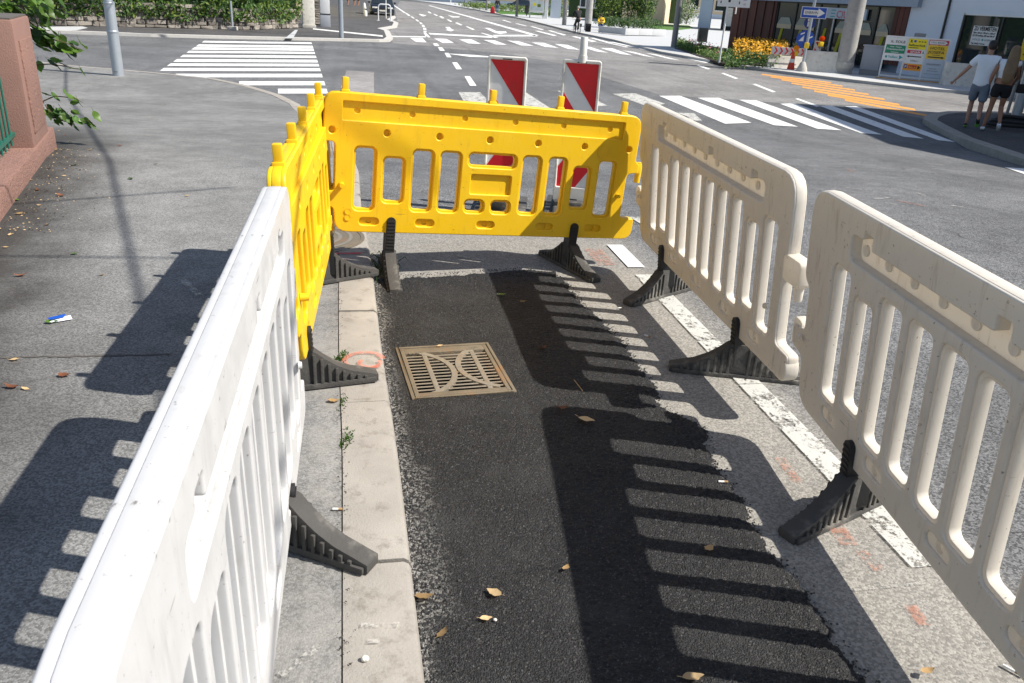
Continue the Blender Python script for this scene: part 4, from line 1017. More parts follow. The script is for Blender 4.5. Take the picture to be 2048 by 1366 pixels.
for a, b in zip(WP[1:], WP[2:]):
    d = (b - a).normalized(); ln = (b - a).length; n_ = Vector((-d.y, d.x)); z_ = 0
    while z_ < .8 and cnt < 292:
        hh = rng.uniform(.12, .2); s_ = rng.uniform(0, .2)
        while s_ < ln - .1 and cnt < 292:
            w_ = rng.uniform(.25, .6); q = a + d * (s_ + w_ / 2)
            o = obj('stone', rng.choice(SM), sw_); o.location = (q.x - base.x + n_.x * .08, q.y - base.y + n_.y * .08, z_ + hh / 2); o.scale = (w_ * .95, .22, hh * .92); o.rotation_euler = (0, rng.uniform(-.05, .05), math.atan2(d.y, d.x)); s_ += w_; cnt += 1
        z_ += hh
def foliage(name, sampler, n, size, mats, parent, kind=None, fold=.35, rs=1):
    """many leaf-sized folded faces spread by sampler() -> position"""
    r5 = random.Random(rs); by = {m_: ([], []) for m_ in mats}
    for k_ in range(n):
        p = Vector(sampler(r5)); m_ = r5.choice(mats); V_, F_ = by[m_]; s_ = size * r5.uniform(.6, 1.3)
        x = Vector([r5.gauss(0, 1) for _ in range(3)]).normalized(); y = x.orthogonal().normalized(); z = x.cross(y); i = len(V_)
        V_ += [p - x * s_, p + y * s_ * .45 + z * fold * s_ * .4, p + x * s_, p - y * s_ * .45 + z * fold * s_ * .4]; F_ += [(i, i + 1, i + 2), (i, i + 2, i + 3)]
    os_ = []
    for m_, (V_, F_) in by.items():
        me = bpy.data.meshes.new(name); me.from_pydata([tuple(q) for q in V_], [], F_); me.materials.append(MATS[m_]); o = obj(name, me, parent)
        if kind: o['kind'] = kind
        os_.append(o)
    return os_
ih = thing('ivy_hedge', (WP[3].x, WP[3].y, -.5), 'dense dark ivy hedge spilling over the low stone wall', 'hedge')
LW = [0]
for a, b in zip(WP, WP[1:]): LW.append(LW[-1] + (b - a).length)
def hedge_pt(r5):
    s_ = r5.uniform(0, LW[-1]); i = max(j for j in range(len(WP) - 1) if LW[j] <= s_); d = (WP[i + 1] - WP[i]).normalized(); n_ = Vector((-d.y, d.x)); q = WP[i] + d * (s_ - LW[i])
    low = .38 + .30 * noise.noise((s_ * .9, 0, 0)) + .12 * noise.noise((s_ * 3, 5, 0))
    z_ = r5.uniform(low, 3.2); bul = .25 + .3 * noise.noise((s_ * .7, z_ * .8, 3)) + .15 * noise.noise((s_ * 2.2, z_ * 2.2, 7))
    o_ = -bul + abs(r5.gauss(0, .1)) if z_ > .8 else r5.uniform(-.22, .02)
    if z_ > .8 and noise.noise((s_ * 1.9, z_ * 2.1, 11)) < -.12: o_ += .28
    return (q.x + n_.x * o_ - base.x, q.y + n_.y * o_ - base.y, z_)
foliage('foliage', hedge_pt, 12500, .10, ['foliage_dark', 'foliage_mid', 'foliage_mid', 'foliage_light'], ih, None, rs=2)
mb = MB()
for a, b in zip(WP, WP[1:]):
    d = (b - a).normalized(); n_ = Vector((-d.y, d.x)); vs = []
    for q in (a, b):
        for o_, z_ in ((.12, .86), (.12, 3.1), (.6, 3.1), (.6, .86)): vs.append((q.x + n_.x * o_ - base.x, q.y + n_.y * o_ - base.y, z_))
    mb.add(vs, [(0, 1, 5, 4), (1, 2, 6, 5), (2, 3, 7, 6), (0, 3, 2, 1), (4, 5, 6, 7), (0, 4, 7, 3)])
mb.build('branches', 'foliage_dark', ih)  # solid dark block behind the leaves stands in for the hedge's shaded depth
p = at(98, 40, .1); q0 = Vector((-17.6, 34.1)); tag(MB().box((q0.x - .3, q0.y - .35, .62), (1.2, .12, .22), Matrix.Rotation(R_(40), 3, 'Z')).build('coping_stone', 'slab', None, True, .02), 'pale coping stone showing through the ivy on the left', 'stone')
# gate pillar, drain pipe foot, cabinet, far stone pier
p = at(618, 56, .1); gp = thing('gate_pillar', p, 'pale concrete gate pillar at the end of the ivy wall', 'pillar', R_(20)); MB().bb(-.3, .3, -.2, .2, 0, 2.6).build('shaft', 'concrete_pale', gp, True, .03); MB().bb(-.34, .34, -.24, .24, 0, .16).build('base', 'concrete', gp, True, .02)
p = at(645, 52, .1); sp = thing('stone_pier', (p.x - .2, p.y + .6, p.z), 'rough stone pier behind the gate pillar', 'pier', R_(20))
MB().bb(-.4, .4, -.2, .2, 0, 2.4).build('core', 'mortar', sp)
for k_ in range(40):
    o = obj('stone', rng.choice(SM), sp); w_ = rng.uniform(.25, .42); o.location = ((k_ % 2 - .5) * .42, -.2, .12 + (k_ // 2) * .118); o.scale = (w_, .2, .11)
p = at(651, 54, .1); cb = thing('white_cabinet', p, 'tall white cabinet column on a grey foot at the street corner', 'cabinet', R_(15)); MB().bb(-.26, .26, -.2, .2, .0, .62).build('foot', 'cabinet', cb, True, .02); MB().bb(-.25, .25, -.19, .19, .66, 2.8).build('column', 'white_metal', cb, True, .02); MB().bb(-.27, .27, -.21, .21, .62, .66).build('band', 'frame_dark', cb)
p = at(470, 60, .1); sp2 = thing('hedge_post', (p.x, p.y - .3, p.z), 'short pale post on a concrete block before the ivy', 'post'); MB().bb(-.2, .2, -.15, .15, 0, .16).build('block', 'concrete', sp2, True, .02); MB().tube([(0, 0, .1), (0, 0, 1.2)], .05, 10).build('shaft', 'galvanised', sp2, True)
# yellow and blue shop front receding along the left street
A = at(657, 32, .1); dsh = Vector((-.30, .954)); ys_ = thing('shop_front', A, 'yellow and blue shop front along the left street', 'shop', math.atan2(dsh.y, dsh.x))
MB().bb(0, 34, 0, 6, 0, 4.5).build('wall', 'plaster_beige', ys_)
for i in range(13):
    MB().bb(.3 + 2.6 * i, 2.5 + 2.6 * i, -.06, -.004, .5, 2.7).build('yellow_panel', 'sign_lemon', ys_); MB().bb(2.5 + 2.6 * i, 2.9 + 2.6 * i, -.12, -.004, 0, 3).build('blue_pillar', 'sign_navy', ys_)
    MB().bb(.3 + 2.6 * i, 2.5 + 2.6 * i, -.08, -.004, .0, .46).build('sill_panel', 'sign_white' if i % 2 else 'sign_blue', ys_)
# bicycle hoops and thin post
p = at(769, 42, .1); hp = thing('bike_stand', p, 'white hoop bicycle stand at the far left corner', 'bike stand', R_(12)); MB().tube([(-.42, 0, 0), (-.42, 0, .88), (-.36, 0, 1.0), (-.26, 0, 1.05), (.26, 0, 1.05), (.36, 0, 1.0), (.42, 0, .88), (.42, 0, 0)], .045, 8).build('hoop', 'white_metal', hp, True)
for s_ in (-.42, .42): MB().bb(s_ - .09, s_ + .09, -.07, .07, 0, .04).build('foot', 'white_metal', hp)
post(772, 37, .04, 3, 'thin pale post behind the white bicycle hoop', 'white_metal', dz=.1, name='thin_post')
for i in range(5):
    p = at(731 - i * .6, 32 - i * 4.6, .1); bo = thing('bollard', p, '%s small white bollard from the front beside the black car' % ORD[i], 'bollard', 0, 'bollards beside the black car'); MB().lathe([(.14, 0), (.14, .3), (.1, .4), (.02, .42)], 10).build('block', 'white_metal', bo, True)

# ------------------------------------------------------------------ vehicles
def car(p, rz, label, mt_, L_=4.4, W_=1.8, H_=1.5, suv=False, plate=True):
    """local x forward"""
    r = thing('parked_car', p, label, 'car', rz); gc = .22 if suv else .16; hb = .95 * H_ / 1.5 if not suv else 1.0; hw = W_ / 2
    prof = [(-L_ / 2, gc + .12), (-L_ / 2 + .05, hb - .05), (-L_ / 2 + .3, hb), (L_ * .22, hb), (L_ / 2 - .35, hb - .14), (L_ / 2 - .05, hb - .35), (L_ / 2, gc + .15), (L_ / 2 - .1, gc), (-L_ / 2 + .1, gc)]
    def loft(prof_, ws):
        n_ = len(prof_); vs = []
        for y_, k_ in ws: vs += [(x * (1 if abs(k_) > .99 else .985), y_, gc + (z - gc) * (k_)) for x, z in prof_]
        m_ = len(ws); return MB().add(vs, [tuple(range(n_)), tuple(range((m_ - 1) * n_, m_ * n_))] + [(j * n_ + i, j * n_ + (i + 1) % n_, (j + 1) * n_ + (i + 1) % n_, (j + 1) * n_ + i) for j in range(m_ - 1) for i in range(n_)])
    loft(prof, [(-hw, .93), (-hw + .12, 1), (hw - .12, 1), (hw, .93)]).build('body', mt_, r, True, .03)
    cab = [(-L_ / 2 + .25, hb - .02), (-L_ / 2 + .6, H_ - .06), (-L_ / 2 + 1.0, H_), (L_ * .05, H_), (L_ * .26, hb - .02)]
    n_ = 5; vs = [(x, s_ * (hw - .06 - .16 * (z - hb) / (H_ - hb)), z) for s_ in (-1, 1) for x, z in cab]
    MB().add(vs, [(0, 1, 2, 3, 4), (9, 8, 7, 6, 5)] + [(i, i + 5, (i + 1) % 5 + 5, (i + 1) % 5) for i in range(5)]).build('cabin', 'glass_car', r, True, .03)
    MB().bb(-L_ / 2 + .75, L_ * .03, -hw + .2, hw - .2, H_ - .01, H_ + .03).build('roof', mt_, r, True, .015)
    for x in (-L_ * .31, L_ * .31):
        for s_ in (-1, 1):
            wh = MB().lathe([(.2, -.1), (.33, -.1), (.345, -.05), (.345, .05), (.33, .1), (.2, .1)], 18, (x, s_ * (hw - .09), .345), Matrix.Rotation(R_(90), 3, 'X')).build('wheel', 'tyre', r, True); MB().lathe([(.0, -.1), (.2, -.11), (.22, -.06), (.22, .06), (.2, .11), (.0, .1)], 14, (x, s_ * (hw - .085), .345), Matrix.Rotation(R_(90), 3, 'X')).build('rim', 'chrome', wh, True)
    for s_ in (-1, 1):
        MB().box((L_ / 2 - .12, s_ * (hw - .35), hb - .33), (.22, .42, .12)).build('headlight', 'sign_white', r, True, .03); MB().box((L_ * .2, s_ * (hw + .08), hb + .05), (.12, .2, .14)).build('mirror', mt_, r, True, .03)
    MB().box((L_ / 2 - .02, 0, gc + .35), (.06, .9, .16)).build('grille', 'frame_dark', r); MB().box((L_ / 2 + .015, 0, gc + .24), (.03, .52, .11)).build('number_plate', 'sign_white', r); MB().box((L_ / 2 - .05, 0, gc + .06), (.1, 1.3, .07)).build('bumper_trim', 'chrome', r)
    return r
p = at(760, 33); car((p.x - .2, p.y + 2.0, p.z), math.atan2(-.97, .2), 'black off-road car parked nose-on behind the bicycle hoop', 'car_black', 4.5, 1.95, 1.72, True)
p = at(955, 12, .1); car((p.x, p.y + 2, p.z), R_(165), 'silver car parked behind the right-hand planting', 'car_silver', 4.3, 1.75, 1.45)
p = at(1036, 20, .1); car((p.x, p.y + 14, p.z), R_(172), 'dark blue car parked behind the lawn on the right', 'car_dark', 4.6, 1.8, 1.5)
# ------------------------------------------------------------------ commercial building on the right
FP = Vector((10.4, 45.2)); FD = Vector((8.6, -17.2)).normalized(); FZ = -.5
bl = thing('commercial_building', (FP.x, FP.y, FZ), 'pale blue-grey commercial building with shop windows and red wood cladding', 'building', math.atan2(FD.y, FD.x))
def fs(u, v):
    s_, z_ = onplane(u, v, FP, FD); return s_, z_ - FZ
def wall_piece(s0, s1, z0, z1, mt_='plaster_blue', y0=0, y1=.4, name='wall'): return MB().bb(s0, s1, y0, y1, z0, z1).build(name, mt_, bl)
c0, c1 = fs(1462, 60)[0], fs(1548, 60)[0]; g1 = fs(1783, 60)[0]; w1 = fs(1812, 60)[0]; v0 = fs(1913, 90)[0]; zt = 2.55; vz = 2.42
END = 24.5
wall_piece(c0, g1 + 1.2, zt, 5.5, 'plaster_grey', -.25); wall_piece(g1 + 1.2, END, zt, 5.5, 'plaster_blue', -.02)
wall_piece(w1, v0, 0, zt, 'plaster_blue', 0); wall_piece(v0, END, vz, zt, 'plaster_blue', 0)
MB().bb(c0, END, .3, 10, 0, 5.5).build('core', 'plaster_grey', bl)
for s_, w_ in ((fs(1893, 40)[0], .05),): MB().tube([(s_, -.06, .2), (s_, -.06, 5)], .045, 8).build('downpipe', 'frame_dark', bl, True)
MB().bb(fs(1810, 5)[0], fs(1880, 5)[0], -.4, -.02, 3.05, 3.2).build('ledge', 'white_metal', bl)
n = 16
for i in range(n):
    a, b = c0 + (c1 - c0) * i / n, c0 + (c1 - c0) * (i + 1) / n
    o = MB().bb(a + .012, b - .012, -.06 - .02 * (i % 3), .1, .05, zt).build('plank', 'wood_red', bl)
for i in range(3):
    a, b = g1 + (w1 - g1) * i / 3, g1 + (w1 - g1) * (i + 1) / 3
    MB().bb(a + .01, b - .01, -.05, .1, .3, zt).build('plank', 'wood_red', bl)
edges = [c1, fs(1585, 60)[0], fs(1632, 60)[0], fs(1665, 60)[0], fs(1700, 60)[0], fs(1748, 60)[0], g1]
for i, (a, b) in enumerate(zip(edges, edges[1:])):
    wn_ = MB().bb(a + .05, b - .05, .03, .06, .12, zt - .06).build('window', 'glass_dark', bl)
    MB().bb(a, a + .06, -.02, .1, .05, zt).build('mullion', 'frame_dark', wn_)
    MB().bb(a, b, -.02, .1, zt - .06, zt + .0).build('head', 'frame_dark', wn_)
    # flat awning and valance shapes imitate reflections in the glass; yellow drapes beside them
    if i not in (2,):
        aw = MB().prism([(a + .15, 1.55), (b - .15, 1.55), (b - .35, 1.85), (a + .35, 1.85)], -.005, .022).build('awning_reflection', 'awning_reflection', wn_)
        MB().bb(a + .15, b - .15, -.012, .024, 1.36, 1.55).build('valance_reflection', 'plaster_beige', wn_)
    MB().prism([(a + .28, .5), (a + .46, .5), (a + .62, 1.5), (a + .48, 1.5)], .0, .026).build('drape', 'curtain_yellow', wn_)
da, db = edges[2] + .1, edges[4] - .1
for a in (da, (da + db) / 2 - .04, db - .08): MB().bb(a, a + .08, -.06, .02, .05, 1.95).build('door_frame', 'frame_steel', bl)
MB().bb(da, db, -.06, .02, 1.951, 2.05).build('door_frame', 'frame_steel', bl)
fa, fb = fs(1651, 30)[0], fs(1735, 38)[0]; fzz = fs(1665, 27)[1]
fas = MB().bb(fa - .6, fb, -.12, -.03, fzz - .2, fzz + .24).build('fascia', 'sign_grey', bl)
text('S', .42, 'sign_crimson', fas, up_at(fa + .02, -.124, fzz - .14)); text('CIU', .42, 'sign_crimson', fas, up_at(fa + .75, -.124, fzz - .16))
for i in range(3): MB().bb(fa + .42, fa + .68, -.125, -.12, fzz - .14 + .13 * i, fzz - .10 + .13 * i).build('letter_bar', 'sign_teal', fas)
vw = MB().bb(v0 + .05, END, .03, .06, .1, vz - .05).build('window', 'glass_dark', bl)
MB().bb(v0, v0 + .08, -.03, .1, .0, vz).build('frame', 'frame_dark', vw); MB().bb(v0, END, -.03, .1, vz - .06, vz).build('frame', 'white_metal', vw)
sv = fs(2000, 60)[0]; MB().bb(sv, sv + .06, -.02, .1, 0, vz).build('mullion', 'frame_dark', vw)
(a, za), (b, zb_) = fs(1949, 51), fs(1997, 56); zlow = fs(1938, 89)[1]
zv = MB().bb(a - .0, b, -.02, .0, zlow, za).build('letting_sign', 'sign_white', bl, False, 0, 40, 'white letting sign reading ZU VERMIETEN in the dark window')
wd = b - a; hh = za - zlow
text('ZU VERMIETEN', .2, 'ink', zv, up_at(a + .05, -.024, za - hh * .24), width=wd * .92, bold=.006)
text('Büro 160 m², 150 m² u. 300 m²', .085, 'ink', zv, up_at(a + .05, -.024, za - hh * .40), width=wd * .9, bold=.003); text('EG 230 verbaut, 220 und 180 m²', .085, 'ink', zv, up_at(a + .05, -.024, za - hh * .54), width=wd * .9, bold=.003)
text('HÖLZL', .1, 'ink_grey', zv, up_at(a + .08, -.024, za - hh * .76), width=wd * .34); text('HUBNER', .1, 'ink_grey', zv, up_at(a + wd * .58, -.024, za - hh * .76), width=wd * .36)
MB().prism([(a + wd * .45, za - hh * .71), (a + wd * .50, za - hh * .64), (a + wd * .55, za - hh * .71), (a + wd * .50, za - hh * .78)], -.024, -.021).build('emblem', 'sign_teal', zv)
text('Tel. 0662 / www.', .075, 'ink', zv, up_at(a + .05, -.024, zlow + hh * .05), width=wd * .6, bold=.003)
# lifted wing of the building further back with column
p = at(1404, 58, .1); wg = thing('pavilion', p, 'grey lifted building wing on a slim column behind the flower bed', 'building', R_(-20))
MB().bb(-.9, 14, -.5, 8, 3.0, 7).build('upper_storey', 'plaster_grey', wg); MB().bb(-.45, .75, -.2, .4, 0, 3).build('column', 'plaster_grey', wg)
for i in range(9): MB().bb(2.2 + .75 * i, 2.7 + .75 * i, 1.0 + (i % 3) * .3, 1.2 + (i % 3) * .3, .4, rng.uniform(2.0, 3)).build('fence_board', 'concrete_pale', wg)
MB().bb(1.5, 12, 2.6, 2.8, 0, 3).build('back_wall', 'frame_dark', wg); MB().bb(8, 11, -.3, .2, .6, 1.5).build('glass_rail', 'sign_grey', wg)
p = at(1310, 50, .1); bb_ = thing('beige_building', (p.x - 1.2, p.y, p.z), 'beige rendered building end behind the shrubs', 'building', R_(-12)); MB().bb(-2.5, 1.9, 0, 14, 0, 6).build('wall', 'plaster_beige', bb_); MB().bb(-2.6, 2.0, -.25, 14.2, 4.2, 4.5).build('eave', 'slab', bb_)
# far beige house with windows
p = at(900, 5, .1); fh = thing('far_house', (-9, 185, -.5), 'long beige house far along the street', 'building', R_(-14))
MB().bb(-30, 70, 0, 12, 0, 9).build('wall', 'plaster_beige', fh); MB().bb(-30, 70, -.08, -.01, 0, .9).build('plinth', 'sign_grey', fh)
for i in range(20): w_ = MB().bb(-28 + 5 * i, -26.4 + 5 * i, -.1, -.01, 1.6, 3.4).build('window', 'glass_dark', fh); MB().bb(-28.15 + 5 * i, -26.25 + 5 * i, -.2, -.1, 1.45, 1.6).build('sill', 'white_metal', w_)
p = at(1140, 24, .1); gh = thing('green_house', (9.5, 108, -.5), 'dark ivy-grown house wall with a white window behind the cyclist', 'building', R_(-12)); MB().bb(-5, 9, 0, 8, 0, 6).build('wall', 'foliage_dark', gh)
w_ = MB().bb(-3.6, -1.7, -.12, -.02, 1.3, 3.6).build('window', 'glass_dark', gh)
for x in (-3.6, -2.9, -2.3, -1.75): MB().bb(x, x + .12, -.2, -.1, 1.3, 3.6).build('glazing_bar', 'white_metal', w_)
MB().bb(-3.8, -1.5, -.3, -.05, 1.12, 1.3).build('sill', 'white_metal', w_)

# ------------------------------------------------------------------ planting on the right
def bush(name, label, cat, c, r, n, size, mats, rs, group=None, trunk=True):
    o = thing(name, c, label, cat, 0, group)
    ph = [(r5x, r5y) for r5x, r5y in [(0, 0)]]
    def smp(r5):
        while True:
            q = Vector([r5.uniform(-1, 1) for _ in range(3)])
            if .35 < q.length < 1: break
        k_ = 1 + .45 * noise.noise((q.x * 1.7 + rs, q.y * 1.7, q.z * 1.7)) + .2 * noise.noise((q.x * 5, q.y * 5 + rs, q.z * 5))
        if noise.noise((q.x * 3 + rs * 2, q.y * 3, q.z * 3)) < -.22: q *= .6
        return (q.x * r[0] * k_, q.y * r[1] * k_, r[2] + q.z * r[2] * k_ * .98)
    foliage('foliage', smp, n, size, mats, o, rs=rs)
    if trunk:
        for k_ in range(4): a = k_ * 1.6 + rs; MB().tube([(0, 0, 0), (r[0] * .2 * math.cos(a), r[1] * .2 * math.sin(a), r[2] * .7), (r[0] * .5 * math.cos(a), r[1] * .5 * math.sin(a), r[2] * 1.4)], [.05, .035, .015], 6).build('stem', 'bark', o)
    return o
D3, L3 = ['foliage_dark', 'foliage_mid', 'foliage_mid', 'foliage_light'], ['foliage_mid', 'foliage_light', 'foliage_light']
for i, (u, v, r, lb) in enumerate(((1222, 58, (1.5, 1.2, 2.4), 'light green shrub behind the seated person'), (1262, 60, (1.7, 1.3, 2.6), 'tall green shrub in the middle of the concrete planter'), (1290, 62, (1.2, 1.0, 2.0), 'rounded green shrub at the right end of the planter'))):
    p = at(u, v, .1); bush('shrub', lb, 'shrub', (p.x, p.y + 2.2, p.z), r, 2200, .11, D3 if i else L3, 20 + i, 'shrubs in the concrete planter')
for i, (u, v) in enumerate(((1215, 63), (1238, 64), (1262, 66), (1288, 67), (1305, 67))):
    p = at(u, v, .1); bush('low_hedge', '%s low dark green bush from the left along the planter front' % ORD[i], 'bush', (p.x, p.y + 1.6, p.z + .25), (.95, .6, .42), 700, .07, ['foliage_dark', 'foliage_mid'], 40 + i, 'low bushes along the planter', False)
for i, (u, v, r, lb) in enumerate(((1112, 30, (2.2, 2, 2.6), 'bright yellow-green tree left of the cyclist'), (1340, 40, (3.2, 3, 4.2), 'dark tree behind the grey street post'), (1385, 42, (3.2, 3, 4.0), 'dark tree beside the lifted building wing'), (1362, 40, (3.4, 3, 4.4), 'dark tree between the two other dark trees'))):
    p = at(u, v, .1); t_ = bush('tree', lb, 'tree', (p.x, p.y + (3 if i == 0 else 12), p.z + (0 if i == 0 else .9)), r, 2600, .2 if i else .14, L3 if i == 0 else ['foliage_dark', 'foliage_dark', 'foliage_mid'], 60 + i)
    MB().tube([(0, 0, -1), (.1, 0, r[2] * .8)], [.22, .1], 8).build('trunk', 'bark', t_, True)
p = at(1375, 49, .1); bush('shrub', 'pale flowering shrub on the round lawn', 'shrub', (p.x, p.y + 1.0, p.z), (1.5, 1.2, 1.3), 1200, .11, ['foliage_light', 'foliage_light', 'slab', 'foliage_mid'], 71)
for i, (u, v, w_) in enumerate(((945, 18, 2.6), (965, 20, 2.6), (985, 22, 2.2), (1020, 25, 3), (1045, 27, 2.6), (1100, 34, 1.6), (1112, 36, 1.6))):
    p = at(u, v, .1); bush('low_hedge', '%s low leafy clump from the left on the far right pavement' % ORD[i], 'bush', (p.x, p.y + 2, p.z), (w_, .9, .5), 600, .12, L3, 80 + i, 'planting strip along the far right pavement', False)
tag(drape('lawn', [at(*q, .1)[:2] for q in [(1290, 50), (1330, 49), (1378, 52), (1386, 57), (1360, 60), (1320, 60), (1300, 56)]], .16, 'lawn', .1), 'round green lawn behind the grey street post')
tag(drape('lawn', [at(*q, .1)[:2] for q in [(985, 20), (1075, 26), (1090, 31), (1000, 28)]], .13, 'lawn', .1), 'green lawn strip in front of the dark blue car')
for i in range(3): tag(MB().box((at(1345 + 12 * i, 50, .1).x, at(1345, 50, .1).y + 9, .15 + .32 * i), (7, .08, .16)).build('fence_rail', 'white_metal'), '%s white fence rail from the ground behind the round lawn' % ORD[i], 'fence', 'white fence rails behind the lawn')
# concrete planter bench
pts = [at(*q, .1) for q in ((1196, 66), (1250, 71.5), (1331, 73))]
pb = thing('planter_wall', pts[1], 'low pale concrete planter wall used as a bench', 'bench')
for a, b in zip(pts, pts[1:]):
    d = (b - a); d.z = 0; d.normalize(); n_ = Vector((-d.y, d.x, 0)); k_ = max(int((b - a).length / 1.5), 1)
    for i in range(k_):
        q0_, q1_ = a.lerp(b, i / k_) + d * .008, a.lerp(b, (i + 1) / k_) - d * .008; vs = []
        for q in (q0_, q1_):
            for o_, z_ in ((0, .05), (0, .46), (.5, .46), (.5, .05)): vs.append(tuple(q + n_ * o_ + Vector((0, 0, z_)) - pts[1]))
        MB().add(vs, [(0, 1, 5, 4), (1, 2, 6, 5), (2, 3, 7, 6), (3, 0, 4, 7), (0, 3, 2, 1), (4, 5, 6, 7)]).build('block', 'slab', pb, True, .012)
# flower bed
fbp = [at(*q, .1) for q in ((1349, 97), (1400, 114), (1445, 128), (1530, 133), (1600, 139), (1606, 128), (1560, 108), (1470, 100), (1400, 90))]
tag(drape('flower_bed_soil', [q[:2] for q in fbp], .13, 'soil', .1), 'dark soil of the flower bed before the red cladding')
def bed(u0, v0, u1, v1, hh):
    def f(r5):
        u = r5.uniform(u0, u1); t = (u - u0) / (u1 - u0); lo_ = v0 + (v1 - v0) * t; p_ = at(u, lo_ - r5.uniform(1, 14) , .1); return (p_.x, p_.y, p_.z + abs(r5.gauss(0, .5)) * hh)
    return f
tag(foliage('bed_greenery', bed(1352, 97, 1450, 129, .28), 2600, .07, ['foliage_mid'], None, 'stuff', rs=5)[0], 'mixed green plants in the left half of the flower bed')
tag(foliage('bed_greenery', bed(1352, 97, 1450, 129, .34), 1300, .06, ['foliage_light'], None, 'stuff', rs=6)[0], 'lighter green leaves among the flower bed plants')
tag(foliage('pink_flowers', bed(1375, 100, 1440, 122, .5), 260, .06, ['pink_flower'], None, 'stuff', rs=7)[0], 'dull pink flower heads in the flower bed')
tag(foliage('yellow_flowers', lambda r5: (lambda p_: (p_.x, p_.y, p_.z + r5.uniform(.3, .9)))(at(1462 + 108 * r5.random() ** .9, r5.uniform(112, 134), .1)), 1500, .07, ['yellow_flower'], None, 'stuff', rs=8)[0], 'mass of yellow flowers in front of the shop')
tag(foliage('yellow_flower_leaves', lambda r5: (lambda p_: (p_.x, p_.y, p_.z + r5.uniform(.0, .5)))(at(r5.uniform(1450, 1578), r5.uniform(114, 136), .1)), 2600, .075, ['foliage_mid'], None, 'stuff', rs=9)[0], 'green leaves under the yellow flowers')
p = at(1423, 95, .1); tb = thing('litter_bin', (p.x, p.y + 3, p.z), 'dark green bin behind the flower bed plants', 'bin'); MB().bb(-.28, .28, -.2, .2, .15, .95).build('body', 'frame_dark', tb, True, .03); MB().tube([(0, 0, 0), (0, 0, .16)], .05, 8).build('foot', 'frame_dark', tb)

# ------------------------------------------------------------------ road works furniture on the right
def jersey(p, rz, ln, label, mt_='concrete_pale', hh=.8):
    r = thing('concrete_block', p, label, 'barrier block', rz); k_ = hh / .8
    prof = [(-.29, 0), (.29, 0), (.29, .1), (.15, .34), (.10, .8 * k_), (-.10, .8 * k_), (-.15, .34), (-.29, .1)]
    MB().prism(prof, -ln / 2, ln / 2, Matrix.Rotation(R_(90), 3, 'Z')).build('block', mt_, r, True, .02); MB().bb(-.2, .2, -.02, .02, .8 * k_ - .01, .8 * k_ + .02).build('lifting_slot', 'rubber_black', r)
    return r
q = at(1568, 141); jb = jersey((q.x, q.y, q.z), R_(-6), 1.45, 'small concrete block with red chevron board before the flowers', 'concrete_pale', .56)
cb_ = thing('chevron_board', (q.x + .0, q.y - .2, q.z + .62), 'white board with red chevrons on the concrete block', 'sign', R_(-6)); MB().bb(-.68, .68, -.03, 0, -.02, .27).build('board', 'sign_white', cb_)
for i in range(6):
    x = -.60 + .21 * i; MB().prism([(x, .25), (x + .07, .25), (x + .16, .125), (x + .07, 0), (x, 0), (x + .09, .125)], -.036, -.032).build('chevron', 'sign_red', cb_)
q = at(1640, 150); jersey((q.x + .2, q.y + .35, q.z), R_(-10), 1.55, 'big concrete block beside the thick mast', 'concrete_pale', .86)
q = at(1916, 178); jersey((q.x + .35, q.y + .2, q.z), R_(-8), 1.7, 'mottled concrete block right of the advertising boards', 'concrete_pale', .86)
p = at(1580, 144); cn = thing('traffic_cone', p, 'red traffic cone with white band beside the chevron board', 'cone'); MB().lathe([(.16, .03), (.145, .12), (.035, .76), (.03, .77)], 18).build('cone', 'cone_red', cn, True); MB().lathe([(.105, .36), (.082, .50), (.078, .5), (.1, .36)], 18).build('band', 'sign_white', cn, True); MB().bb(-.2, .2, -.2, .2, 0, .04).build('base', 'cone_red', cn, True, .01)
def lamp(u, v, base, label, mt_):
    p = at(*base); h_ = hgt(p, v + 10); r = thing('warning_lamp', (p.x, p.y, p.z + h_), label, 'lamp', R_(10)); MB().bb(-.09, .09, -.06, .06, -.1, .08).build('battery_box', 'lamp_yellow', r, True, .02); MB().lathe([(.05, -.055), (.105, -.04), (.11, 0), (.105, .04), (.05, .055)], 16, (0, 0, .2), Matrix.Rotation(R_(90), 3, 'X')).build('lens', mt_, r, True); MB().tube([(0, 0, .06), (0, 0, .12)], .04, 8).build('neck', 'lamp_yellow', r)
    MB().tube([(0, 0, -h_ - .0), (0, 0, -.1)], .022, 8).build('stake', 'galvanised', r, True)
lamp(1551, 95, (1550, 140), 'amber warning lamp left of the cone, by the yellow flowers', 'lamp_amber'); lamp(1590, 97, (1584, 144), 'amber warning lamp just above the traffic cone', 'lamp_amber'); lamp(1641, 78, (1631, 144), 'red-orange warning lamp on top of the striped beacon', 'lamp_red')
p = at(1626, 143); b3 = beacon((p.x, p.y, p.z), R_(-8), 'small red and white beacon before the big concrete block', False); b3.scale = (1.0, 1.0, 1.0); del b3['group']
